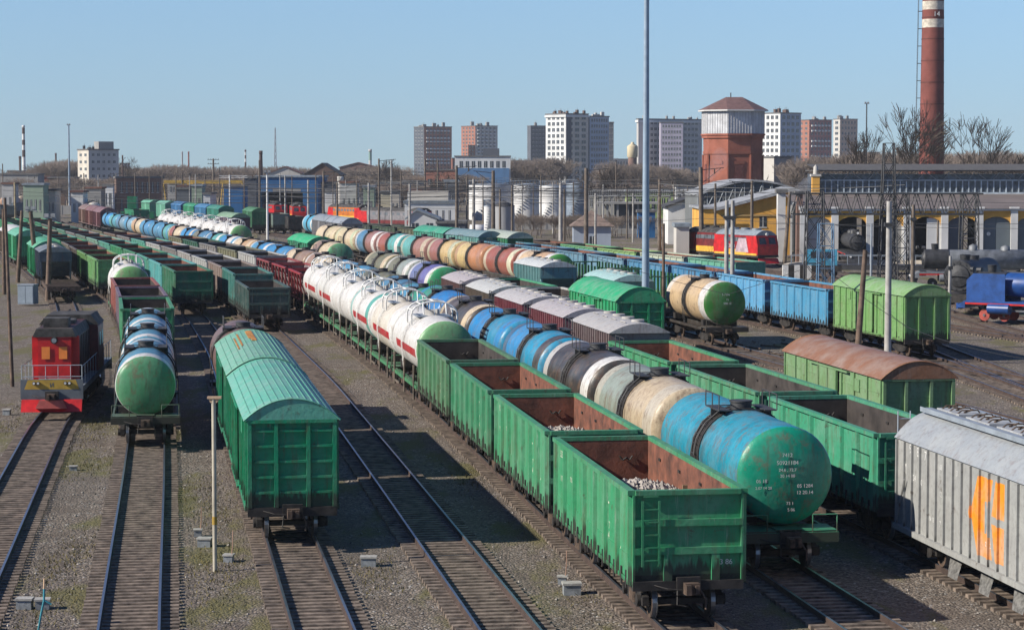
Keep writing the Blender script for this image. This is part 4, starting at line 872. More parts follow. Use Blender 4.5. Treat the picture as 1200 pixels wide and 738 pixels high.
mainline('red locomotive with a yellow stripe and pale emblem, coupled nearest the arched depot',874,288,math.atan2(-1,.48),10.5,simple('deep_red',(.27,.012,.014),.5,var=.3),YEL,'logo',GREYR,group='coupled red locomotives')
mainline('red locomotive with a yellow stripe coupled behind the emblem-sided one',838,299,math.atan2(-1,.48),10,DRED,YEL,None,DKROOF,group='coupled red locomotives')
mainline('grey and red locomotive with a dark curved roof beside the white office',463,445,math.atan2(-1,.9),19,simple('loco_grey',(.2,.19,.2),.6),DRED)
mainline('orange, yellow and red locomotive behind the grey-red one',410,485,math.atan2(-1,.6),15,simple('orange_paint',(.55,.16,.02),.5),YEL)
mainline('bright orange-red locomotive nosing out of the blue shed',349,500,math.atan2(-1,.15),12,simple('orange_red',(.65,.08,.02),.5),YEL)
mainline('dull red locomotive standing inside the blue shed',322,520,math.atan2(-1,.3),14,RED,DGREY)
# ---------- buildings ----------
WALLM={}
def wall(name,col,var=.12,scale=.15,brick=False):
    if name in MATS: return MATS[name]
    m,nt,b=newmat(name); v=coords(nt); n=noise(nt,v,scale,5); n2=noise(nt,coords(nt,(1,1,.15)),.8,4)
    c=mix(nt,ramp(nt,n,.3,.7),tuple(a*(1-var*1.5) for a in col),tuple(min(1,a*(1+var)) for a in col))
    c=mix(nt,math_(nt,'MULTIPLY',ramp(nt,n2,.55,.8),.5),c,tuple(a*.55 for a in col))
    if brick:
        bt=N(nt,'TexBrick'); nt.links.new(v,bt.inputs['Vector']); bt.inputs['Scale'].default_value=2.2; bt.inputs['Color1'].default_value=(1,1,1,1); bt.inputs['Color2'].default_value=(.75,.72,.7,1); bt.inputs['Mortar'].default_value=(.9,.9,.9,1)
        c=mix(nt,.8,c,bt.outputs[0],'MULTIPLY')
    nt.links.new(c,b.inputs['Base Color']); b.inputs['Roughness'].default_value=.9; return m
def window_mesh(w,h,key,balc=False):
    if key in ME: return ME[key]
    mb=MB(); mb.box(0,w,-.03,.0,0,h,0);
    if balc: mb.box(-.25,w+.25,-.9,-.1,-h*.75,-.13,1);
    mb.box(-.06,w+.06,-.08,0,-.12,-.01,1); mb.box(w/2-.04,w/2+.04,-.05,-.031,0,h,1)
    ME[key]=mb.mesh('window',[GLASS,WHITEP]); return ME[key]
def block(name,label,cat,pl,pc,pr,yt,D,wm,lm=None,phi=25,floors=0,cols=0,lcols=0,ybot=None,depth=10,roofm=None,ww=.55,wh=.5,group=None,cap=100,z0=0.0,x0w=.06,fz=None,balc=False):
    """box with its corner at pc; the front face runs to pr, the left face back to pl"""
    f=R(phi) if pl<pc else 0
    c=AT(pc,yt,D); H=c.z; Lr=(pr-pc)*D/F/math.cos(f); Ll=(pc-pl)*D/F/math.sin(f) if pl<pc else depth
    Ll=min(Ll,60); mid=AT(pc,196,D)
    r=root(name,label,cat,(mid.x,D,0),f,group)
    mb=MB(); mb.box(0,Lr,0,Ll,z0,H,0); mb.add([(-.004,0,z0),(-.004,Ll,z0),(-.004,Ll,H),(-.004,0,H)],[(0,3,2,1)][:1],1)
    mb.f[-1]=mb.f[-1][::-1]
    w=mb.obj('wall',[wm,lm or wm],r)
    rf=MB(); rf.box(-.25,Lr+.25,-.25,Ll+.25,H+.003,H+.45); rf.obj('roof',[roofm or simple('flat_roof',(.16,.155,.15),.9)],r)
    if floors:
        zb=(fz if fz is not None else z0+1.0); fh=(H-zb-.3)/floors; n=0; extra=MB()
        for k in range(floors-1,-1,-1):
            for side,cc,Lx in (('f',cols,Lr),('l',lcols,Ll)):
                if not cc: continue
                cw=Lx*(1-2*x0w)/cc; bl=balc and side=='f'; me=window_mesh(cw*ww,fh*wh,f'w{cw*ww:.2f}_{fh*wh:.2f}{bl}{(n*7)%3}',bl and (n*7)%3!=1)
                for j in range(cc):
                    a=Lx*x0w+cw*(j+.5-ww/2); z=zb+fh*(k+.25)
                    if n<cap:
                        if side=='f': link('window',me,r,(a,0,z))
                        else: link('window',me,r,(0,Ll-a,z),-math.pi/2)
                        n+=1
                    elif side=='f': extra.box(a,a+cw*ww,-.03,0,z,z+fh*wh)
                    else: extra.box(-.03,0,a,a+cw*ww,z,z+fh*wh)
        if extra.v: tag(extra.obj('window',[GLASS],r),kind='stuff')
    return r,Lr,Ll,H
PALE=wall('pale_render',(.55,.52,.47)); GREYW=wall('grey_render',(.50,.49,.47)); BRK=wall('red_brick',(.30,.09,.06),brick=True); BRK2=wall('brown_brick',(.26,.16,.13),brick=True); CONCW=wall('grey_concrete',(.32,.31,.29)); WH_=wall('white_wall',(.70,.70,.68)); BLUW=wall('blue_cladding',(.02,.13,.32)); DARKW=wall('dark_cladding',(.10,.11,.13)); ORBRK=wall('orange_brick',(.36,.15,.10)); BEIGE=wall('beige_render',(.58,.53,.45)); YW=wall('ochre_plaster',(.80,.42,.08),.18,.3); LBW=wall('pale_blue_panel',(.40,.46,.54)); BRN=wall('brown_board',(.14,.09,.07)); CREAM=wall('cream_panel',(.52,.45,.36)); GRNW=wall('lime_panel',(.30,.40,.14))
RUSTR=simple('rust_roof',(.20,.10,.07),.9,var=.3); DKR=simple('dark_roof',(.05,.05,.055),.8,var=.3); MAR=simple('maroon_roof',(.16,.075,.06),.85,var=.25)
def roofclutter(r,Lr,Ll,H,n,seed,sz=2.0,mats=None):
    rnd=random.Random(seed)
    for i in range(n):
        q=MB(); x=rnd.uniform(.5,Lr-sz); y=rnd.uniform(.3,max(.5,Ll-sz)); h=rnd.uniform(.5,1.6)*sz*.7; q.box(x,x+sz*rnd.uniform(.4,1),y,y+sz*.6,H+.455,H+.46+h); q.cyl((x+.4,y,H+.46+h+.002),(x+.4,y,H+.46+h+sz*.6),.06,4); q.obj(rnd.choice(['roof_vent','rooftop_hut']),[mats or CONCW],r)
r,a,b,H=block('grain_building','pale grain building with rooftop antennas and four window rows','building',85,104,136,176,850,GREYW,BEIGE,30,4,5,2,wh=.38,ww=.45,fz=8)  # left face warmer, front greyer: sun and shade are put into the render colours
q=MB(); q.box(a*.4,a*.9,2,7,H+.46,H+3.2); q.obj('rooftop_hut',[CONCW],r); roofclutter(r,a*.4,b,H,6,2,1.2,DKSTEEL)
r,a,b,H=block('brick_works','shabby brown brick works with a row of tall windows','building',132,136,188,209,560,BRK2,BRN,20,2,8,0,wh=.6,ww=.45)
r,a,b,H=block('white_hall','small white hall beside the shabby brick works','building',120,120,132,218,600,WH_,None,0,1,2,0)
block('blue_shed','low blue roofed shed behind the thin light mast','shed',98,98,130,224,640,BLUW,None,0)
block('grey_depot','long grey depot at the yard edge under the striped chimney','depot',0,0,44,205,720,CONCW,None,0,2,9,0,wh=.3)
block('dark_warehouse','dark low warehouse between the grey depot and the grain building','warehouse',56,56,86,209,760,BRN,None,0)
block('brick_house','red-roofed brick house behind the grey depot','house',40,40,58,208,780,BRK,None,0,1,4,0,roofm=MAR)
block('teal_tower_house','green-grey boxy house beside the striped chimney','house',9,9,26,201,1000,wall('green_grey',(.22,.26,.24)),None,0)
r,a,b,H=block('grey_block','pale brick block with small windows behind the yellow crane','building',196,196,232,214,650,CONCW,None,0,2,8,0)
block('white_kiosk','white kiosk in front of the yellow crane legs','kiosk',238,238,246,228,500,WH_,None,0,1,1)
block('grey_kiosk','grey boxy hut below the yellow crane','hut',205,205,222,222,560,DARKW,None,0)
# blue shed with a doorway
block('blue_tower','blue clad tower with a steel ladder front','building',262,262,284,219,520,BLUW,None,0,0,0)
block('dark_tower','dark lattice clad tower between the blue tower and blue shed','building',286,286,300,209,535,DARKW,None,0)
r=root('engine_shed','big blue engine shed with a wide dark doorway','shed',(xat(300,550),550,0)); w_=72*550/F; Hs=zat(208,550); mb=MB()
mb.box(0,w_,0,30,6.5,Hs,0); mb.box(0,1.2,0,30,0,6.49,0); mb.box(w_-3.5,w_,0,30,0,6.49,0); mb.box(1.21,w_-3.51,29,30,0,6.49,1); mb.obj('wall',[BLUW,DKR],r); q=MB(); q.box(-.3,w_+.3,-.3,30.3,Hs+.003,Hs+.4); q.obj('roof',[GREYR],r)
q=MB(); q.box(4,w_-4,-.05,-.004,6.6,7.2); q.obj('door_lintel',[CONCW],r)
# gabled buildings
def gable(name,label,pl,pr,ye,ya,D,wm,rm,depth=14,z0=0,apex=.5,cat='house',floors=0,cols=0):
    x0=xat(pl,D); W=(pr-pl)*D/F; ze=zat(ye,D); za=zat(ya,D); r=root(name,label,cat,(x0,D,0)); mb=MB()
    mb.prism([(0,0),(W,0),(W,ze),(W*apex,za),(0,ze)],0,depth,0,'y'); mb.obj('wall',[wm],r)
    rf=MB(); o=.35
    for (xa,zA,xb,zB) in ((-.5,ze-.25,W*apex,za),(W*apex,za,W+.5,ze-.25)): rf.prism([(xa,zA+.01),(xb,zB+.01),(xb,zB+.3),(xa,zA+.3)],-o,depth+o,0,'y')
    rf.obj('roof',[rm],r)
    if floors: 
        for k in range(floors):
            for j in range(cols):
                cw=W/cols; link('window',window_mesh(cw*.45,1.4,f'gw{cw:.1f}'),r,(cw*(j+.27),0,1.2+k*3.2))
    return r
gable('gabled_house','dark brown gabled house above the blue engine shed',357,398,205,192,690,BRN,DKR,20)
gable('long_house','long house with a reddish roof on the skyline',398,441,196,191,1000,BRK2,MAR,12)
gable('low_house','low pale house with a dark roof behind the engine shed',316,352,203,196,800,PALE,MAR,12)
for i,(pl,pr,yt,D,m,lb) in enumerate(((372,398,216,560,CONCW,'grey works hall beside the engine shed'),(404,432,220,600,DARKW,'dark works hall behind the orange locomotive'),(440,470,216,620,BRK2,'brown works hall behind the grey-red locomotive'),(446,462,226,540,wall('cream_wall',(.55,.5,.36)),'cream hut behind the grey-red locomotive'),(472,498,214,640,CONCW,'concrete hall behind the white office'),(497,535,200,760,ORBRK,'low orange brick building below the first tower block'),(380,392,225,530,WH_,'white kiosk beside the engine shed'),(412,422,229,520,GREYW,'light grey hut behind the orange locomotive'))):
    block('works_building',lb,'building',pl,pl,pr,yt,D,m,None,0,1 if pr-pl>20 else 0,4)
r,a,b,H=block('office_block','blue and white two-storey office block below the tower blocks','building',533,533,598,184,820,WH_,None,0,1,8,0,fz=11)
q=MB(); q.box(.5,a-.5,-.2,-.004,H-11,H-4.0); q.obj('blue_panel',[wall('mid_blue_panel',(.10,.22,.40))],r); q=MB(); q.box(a*.5,a*.8,2,6,H+.46,H+3); q.obj('rooftop_hut',[DARKW],r)
rnd=random.Random(50)
CL=[(GREYW,'grey'),(WH_,'white'),(BRK2,'brown brick'),(wall('pale_green',(.30,.38,.28)),'pale green'),(CONCW,'concrete'),(BLUW,'blue'),(BEIGE,'beige'),(DARKW,'dark')]
nsh=0
for i in range(22):
    px=2+i*25+rnd.uniform(-6,6); w=rnd.uniform(9,24); m,cn=CL[(i*3)%8]; D=rnd.uniform(500,590); yt=rnd.uniform(213,226)
    if 112<px<192 or 250<px<372: continue
    nsh+=1; block('yard_shed',f'low {cn} yard shed, {ordn(nsh)} of the scattered sheds from the chimney side','shed',px,px,px+w,yt,D,m,None,0,1,int(w/5),ww=.4,wh=.35,roofm=(RUSTR,GREYR,DKR,MAR)[i%4],group='scattered yard sheds',depth=6)
# tower blocks
r,a,b,H=block('tower_block','brick tower block with a dark side, first of the skyline','tower block',484,497,529,149,1500,ORBRK,DARKW,25,16,7,3,ww=.5,wh=.5,balc=True); roofclutter(r,a,b,H,7,5,2.5)
r,a,b,H=block('tower_block','brick and pale tower block next to the blue and white office','tower block',540,557,583,148,1520,PALE,ORBRK,28,16,5,4,ww=.45,wh=.55,balc=True); roofclutter(r,a,b,H,7,6,2.5)
r,a,b,H=block('tower_block','dark grey tower block half hidden by the white high-rise','tower block',618,622,640,148,1600,DARKW,None,20,14,4,0); roofclutter(r,a,b,H,3,7,2.5)
r,a,b,H=block('high_rise','white high-rise with a dark core, widest on the skyline','high-rise',640,663,690,134,1000,BEIGE,WH_,40,13,3,4,ww=.62,wh=.6); roofclutter(r,a,b,H,9,8,1.6,BRN)
q=MB(); q.box(-.5,a+.3,-.5,b+.3,H-1.2,H-.3); q.obj('cornice',[WH_],r); q=MB(); q.box(.05,3.0,-.3,-.02,2,H-1.3); q.obj('dark_core',[DARKW],r)
r,a,b,H=block('high_rise','pale blue-windowed high-rise wing beside the dark-cored one','high-rise',688,691,714,137,1010,LBW,WH_,30,13,7,0,ww=.6,wh=.55); roofclutter(r,a,b,H,4,9,1.6,PALE)
block('tower_block','narrow dark block behind the pale blue-windowed wing','tower block',713,713,719,144,1100,DARKW,None,0,12,2)
r,a,b,H=block('high_rise','long grey high-rise beside the red water tower','high-rise',746,748,826,140,1100,GREYW,None,30,12,15,0,ww=.6,wh=.5); roofclutter(r,a,b,H,6,10,1.6); q=MB(); q.box(-.6,a+.4,-.6,b+.4,H-1.4,H-.4); q.obj('cornice',[WH_],r)
block('high_rise','lilac-tinted block joined to the long grey high-rise','high-rise',774,774,800,144,1090,wall('lilac_panel',(.42,.39,.47)),None,0,12,7,0,ww=.6,wh=.5)
r,a,b,H=block('high_rise','white and brown unfinished high-rise behind the red water tower','high-rise',893,914,941,133,1000,LBW,WH_,40,12,4,4,ww=.6,wh=.55); roofclutter(r,a,b,H,9,11,1.8,BRN)
r,a,b,H=block('tower_block','rose brick tower block right behind the unfinished high-rise','tower block',938,948,976,141,1300,wall('rose_brick',(.42,.17,.15)),ORBRK,25,13,6,2,ww=.4,balc=True); roofclutter(r,a,b,H,5,12,2)
r,a,b,H=block('tower_block','slim cream and brick tower block, last of the skyline','tower block',978,984,1006,140,1500,wall('cream_brick',(.50,.36,.28)),PALE,25,12,5,1,ww=.5); roofclutter(r,a,b,H,5,13,2)
r,a,b,H=block('concrete_block','windowless concrete block beside the red water tower','building',893,907,930,185,620,CONCW,PALE,30)
block('panel_block','long low panel block under the tower skyline beside the office','building',598,600,640,189,1300,PALE,None,20,3,10,balc=True,ww=.5); block('panel_block','pale distant panel block peeping over the trees by the mast','building',716,718,738,187,1400,BEIGE,None,20,4,5,ww=.5); block('panel_block','rusty brown unfinished block between the two brick towers','building',529,530,541,186,1200,ORBRK,None,20,3,3); block('panel_block','distant cream panel block beyond the depot trees','building',1008,1010,1032,179,1500,CREAM,None,20,5,6,balc=True,ww=.5); block('panel_block','far white block low between grain building and masts','building',140,141,152,192,1500,WHITEB,None,20,2,4)
# cream small water tower
def small_tower():
    D=900; x=xat(741,D); r=root('water_tower','small cream water tower on the skyline','water tower',(x,D,0)); z1=zat(198,D); z2=zat(185,D); z3=zat(172,D)
    q=MB(); q.lathe([(0,2.0),(z1,1.8),(z2,1.7)],14,'z'); q.obj('shaft',[BRK2],r); q=MB(); q.lathe([(z2,1.7),(z2+.5,2.1),(z3,2.1),(z3+.3,1.9),(z3+1.2,.6),(z3+1.8,.6),(z3+1.8,.01)],16,'z'); q.obj('tank',[wall('cream_wall2',(.62,.52,.34))],r)
small_tower()
# the red water tower: octagonal
def water_tower():
    D=480; cx=xat(858.5,D); k=D/F; r=root('water_tower','octagonal red brick water tower with a white boarded top and hipped roof','water tower',(cx,D,0),R(0))
    R0=37/ math.cos(R(0))*k; 
    zb=zat(157,D); zt_=zat(131,D); zr=zat(114,D); 
    def octo(r_): return [(r_*math.cos(R(22.5+8+45*i)),r_*math.sin(R(22.5+8+45*i))) for i in range(8)]
    def ring(mb,prof,mi=0):
        vs=[];fs=[]
        for z,r_ in prof: vs+=[(x,y,z) for x,y in octo(r_)]
        for j in range(len(prof)-1):
            for i in range(8): fs.append((j*8+i,j*8+(i+1)%8,(j+1)*8+(i+1)%8,(j+1)*8+i))
        mb.add(vs,fs,mi)
    br=wall('tower_brick',(.32,.105,.065),.2,.3)
    mb=MB(); ring(mb,[(0,R0*.97),(zb-4.2,R0*.93),(zb-4.2,R0*.96),(zb-3.6,R0*.96),(zb-3.6,R0*.94),(zb-.9,R0*.95),(zb-.9,R0*1.0),(zb-.35,R0*1.0),(zb-.35,R0*1.03),(zb,R0*1.03)])
    w=mb.obj('shaft',[br],r)
    for i in range(8):
        a=R(8+45*i+45); n=Vector((math.cos(a),math.sin(a),0)); t=Vector((-n.y,n.x,0)); ap=R0*.93*math.cos(R(22.5))
        def quadbox(nm,u0,u1,z0,z1,d,mat,par=r):
            q=MB(); vs=[]
            for dd in(ap-.05,ap+d):
                for u,z in((u0,z0),(u1,z0),(u1,z1),(u0,z1)): p=n*dd+t*u; vs.append((p.x,p.y,z))
            q.add(vs,[(4,5,6,7),(0,1,5,4),(1,2,6,5),(2,3,7,6),(3,0,4,7)],0); return q.obj(nm,[mat],par)
        for u in(-2.55,2.2): quadbox('pilaster',u,u+.35,0,zb-4.3,.28,br)
        quadbox('blind_panel',-1.1,1.1,zb-6.3,zb-5.6,.16,br)
        if i%2==0: quadbox('arched_window',-.7,.7,1.0,5.2,.19,simple('maroon_door',(.10,.015,.015),.6)); 
        else: quadbox('tall_recess',-.9,.9,2.0,zb-6.4,.17,simple('dark_recess_brick',(.16,.05,.04),.9))
    mb=MB(); ring(mb,[(zb+.001,R0*1.0),(zt_,R0*1.0)]); mb.obj('boarded_tank_room',[simple('white_boarding',(.62,.62,.63),.8,var=.18,scale=.6)],r)
    for i in range(8):
        a=R(8+45*i+45); n=Vector((math.cos(a),math.sin(a),0)); t=Vector((-n.y,n.x,0)); ap=R0*math.cos(R(22.5)); q=MB()
        for u in np.arange(-2.4,2.5,.6):
            p=n*(ap+.03)+t*u; q.cyl((p.x,p.y,zb+.05),(p.x,p.y,zt_-.05),.035,4)
        q.obj('boarding_batten',[simple('batten',(.42,.42,.43),.8)],r)
    mb=MB(); ring(mb,[(zt_+.002,R0*1.02),(zt_+.02,R0*1.12),(zt_+.28,R0*1.12)],1)
    o=octo(R0*1.12); zz=zt_+.281; ridge=[(-1.5,0,zr),(1.9,0,zr)]; vs=[(x,y,zz) for x,y in o]+ridge
    fs=[]
    for i in range(8):
        x,y=o[i]; x2,y2=o[(i+1)%8]; a_=9 if x>0.2 else 8; b_=9 if x2>0.2 else 8
        fs.append((i,(i+1)%8,b_,a_) if a_!=b_ else (i,(i+1)%8,a_))
    mb.add(vs,fs,0); mb.obj('roof',[simple('brown_tin_roof',(.18,.10,.085),.6,var=.2),WHITEB],r)
    q=MB(); q.cyl((-.5,0,zr-.1),(-.5,0,zr+.9),.12,6); q.obj('finial',[DKSTEEL],r)
water_tower()
# ---------- chimneys ----------
def chimney(label,px,w0,w1,yt,D,bands,base,z_top=None,name='chimney',ladder=False,txt=None):
    x=xat(px,D); k=D/F/2; zt_=z_top or zat(yt,D); r=root(name,label,'chimney',(x,D,0)); 
    edges=[0]+[zat(y,D) for y,_ in bands]+[zt_]; mats=[base]+[m for _,m in bands]; zref=zat(205,D); 
    def rad(z): return k*(w0+(w1-w0)*(z-zref)/(zt_-zref))
    for j,(za,zb,m) in enumerate(zip(edges,edges[1:],mats)):
        q=MB(); q.lathe([(za+(.003 if j else 0),rad(za)),(zb,rad(zb))],28,'z'); q.obj('shaft' if j==0 else 'painted_band',[m],r)
    q=MB(); q.lathe([(zt_,rad(zt_)),(zt_+.01,rad(zt_)*1.12),(zt_+1.2,rad(zt_)*1.12),(zt_+1.2,rad(zt_)*.8),(zt_-1,rad(zt_)*.8)],28,'z'); q.obj('crown_ring',[base],r)
    if ladder:
        q=MB(); 
        for z in np.arange(6,zt_,3.2): q.tube([(-rad(z)-.02,-.35,z),(-rad(z)-.75,-.35,z),(-rad(z)-.75,.35,z),(-rad(z)-.02,.35,z)],.05,4)
        for yy in(-.35,.35): q.tube([(-rad(5)-.72,yy,5),(-rad(zt_)-.74,yy,zt_)],.04,4)
        q.obj('ladder_cage',[DKSTEEL],r)
        q=MB(); 
        for z in np.arange(4,zt_,4.0): q.lathe([(z,rad(z)+.01),(z,rad(z)+.05),(z+.15,rad(z)+.05),(z+.15,rad(z)+.01)],28,'z',sm=False)
        q.obj('iron_hoop',[simple('dark_brick',(.13,.04,.03),.8)],r)
    return r,rad
CHB=wall('chimney_brick',(.21,.062,.048),.15,.5); CRW=simple('cream_band',(.62,.55,.45),.8)
r,rad=chimney('tall red brick chimney with two cream bands and the figures 14','1091' and 1091,29,23.5,0,430,[(33,CRW),(23,CHB),(12,CRW),(2,CHB)],CHB,zat(-70,430),ladder=True)
BR=simple('dark_band',(.10,.06,.05),.8)
chimney('white and dark banded chimney over the grey depot',28.5,4.2,3.2,150,1100,[(184,BR),(176,WHITEB),(170,BR),(164,WHITEB),(157,BR)],WHITEB)
chimney('thin black and white banded chimney beside the yellow crane',288,2.2,1.8,178,1300,[(190,WHITEB),(186,BR),(182,WHITEB)],BR)
chimney('short dark chimney next to the banded one',24,2.6,2.6,186,1100,[],BR)
chimney('small dark chimney rising over the bare trees',66,2.2,2.0,182,1300,[],BR)
chimney('thin grey chimney, first of a pair on the skyline',214,1.8,1.6,180,1500,[],wall('g2',(.35,.33,.33)))
chimney('thin red chimney, second of a pair on the skyline',221.5,2.0,1.7,180,1500,[],BRK)
chimney('green-topped slender tower beside the long red-roofed house',434,3.6,3.6,178,1100,[(188,wall('verdigris',(.25,.38,.33)))],GREYW,name='slender_tower')
chimney('dark chimney above the shabby brick works',144,2.6,1.6,186,800,[],BR)
chimney('stubby dark chimney stack above the blue engine shed',306,4.6,3.8,181,760,[],BR)
chimney('pale column-like storage stack behind the orange locomotive',399,6.6,6.6,213,530,[],PALE,name='storage_stack')
# text on the chimney
def meshtext(s,size,parent,loc,rot,mat):
    cu=bpy.data.curves.new('t','FONT'); cu.body=s; cu.size=size; cu.align_x='CENTER'; cu.extrude=.002; o=bpy.data.objects.new('t',cu); me=bpy.data.meshes.new_from_object(o); bpy.data.objects.remove(o); me.materials.clear(); me.materials.append(mat); me.name='lettering'
    q=link('lettering',me,parent,loc); q.rotation_euler=rot; return q
z=zat(20,430); meshtext('14',1.25,r,(.3,-rad(z)-.03,z),(math.pi/2,0,0),WHITEP)
# radio mast
def lattice(name,label,cat,px,py0,D,w,zt_,wtop=None,mat=DKSTEEL,th=.07,step=None,group=None,extra=None):
    x=xat(px,D); r=root(name,label,cat,(x,D,0),0,group); wt=wtop or w; step=step or w*1.1; mb=MB(); n=max(2,int(zt_/step)); L=[(-1,-1),(1,-1),(1,1),(-1,1)]
    def P(i,z): h=(w+(wt-w)*z/zt_)/2; return (L[i%4][0]*h,L[i%4][1]*h,z)
    for i in range(4): mb.cyl(P(i,0),P(i,zt_),th,4,0)
    r_=mb.obj('leg_frame',[mat],r); mb=MB()
    for k in range(n):
        za=zt_*k/n; zb=zt_*(k+1)/n
        for i in range(4): mb.cyl(P(i,za),P(i+1,zb),th*.55,3,0,caps=False); mb.cyl(P(i+1,za),P(i,zb),th*.55,3,0,caps=False); mb.cyl(P(i,zb),P(i+1,zb),th*.5,3,0,caps=False)
    mb.obj('bracing',[mat],r); return r
lattice('radio_mast','slender radio mast far on the skyline','mast',323,0,2200,2.4,zat(150,2200),.6,simple('mast_grey',(.3,.32,.35),.7),.25,6)
lattice('lattice_tower','dark steel lattice floodlight tower at the first depot arch','lattice tower',955,0,238,2.0,zat(224,238),1.6,DKSTEEL,.075)
lattice('lattice_tower','tall dark lattice tower rising above the depot roof','lattice tower',1041,0,240,1.9,zat(168,240),1.0,DKSTEEL,.075)
lattice('lattice_tower','dark lattice tower close beside the tall one','lattice tower',1056,0,243,1.6,zat(226,243),1.4,DKSTEEL,.07)
lattice('lattice_tower','dark lattice tower in front of the fifth depot arch','lattice tower',1136,0,246,1.9,zat(226,246),1.6,DKSTEEL,.075)
lattice('lattice_tower','blue-grey lattice signal tower with a blue cabin','lattice tower',968,0,232,1.6,zat(262,232),1.4,simple('signal_blue',(.10,.20,.32),.6),.06)
# truss across the towers
r=root('overhead_truss','dark steel truss spanning the lattice towers before the depot','truss',(xat(928,240),240,0)); W=(1150-928)*240/F; za=zat(251,240); zb=zat(227,240); mb=MB()
for y in(-.9,.9):
    for z in(za,zb): mb.box(0,W,y-.07,y+.07,z-.08,z+.08)
mb.obj('chord',[DKSTEEL],r); mb=MB(); n=16
for i in range(n):
    x0=W*i/n; xm=W*(i+.5)/n; x1=W*(i+1)/n
    for y in(-.9,.9): mb.cyl((x0,y,za),(xm,y,zb),.05,4); mb.cyl((xm,y,zb),(x1,y,za),.05,4)
    mb.cyl((x0,-.9,zb),(x0,.9,zb),.04,3); mb.cyl((x0,-.9,za),(x1,.9,za),.03,3)
mb.obj('diagonal',[DKSTEEL],r)
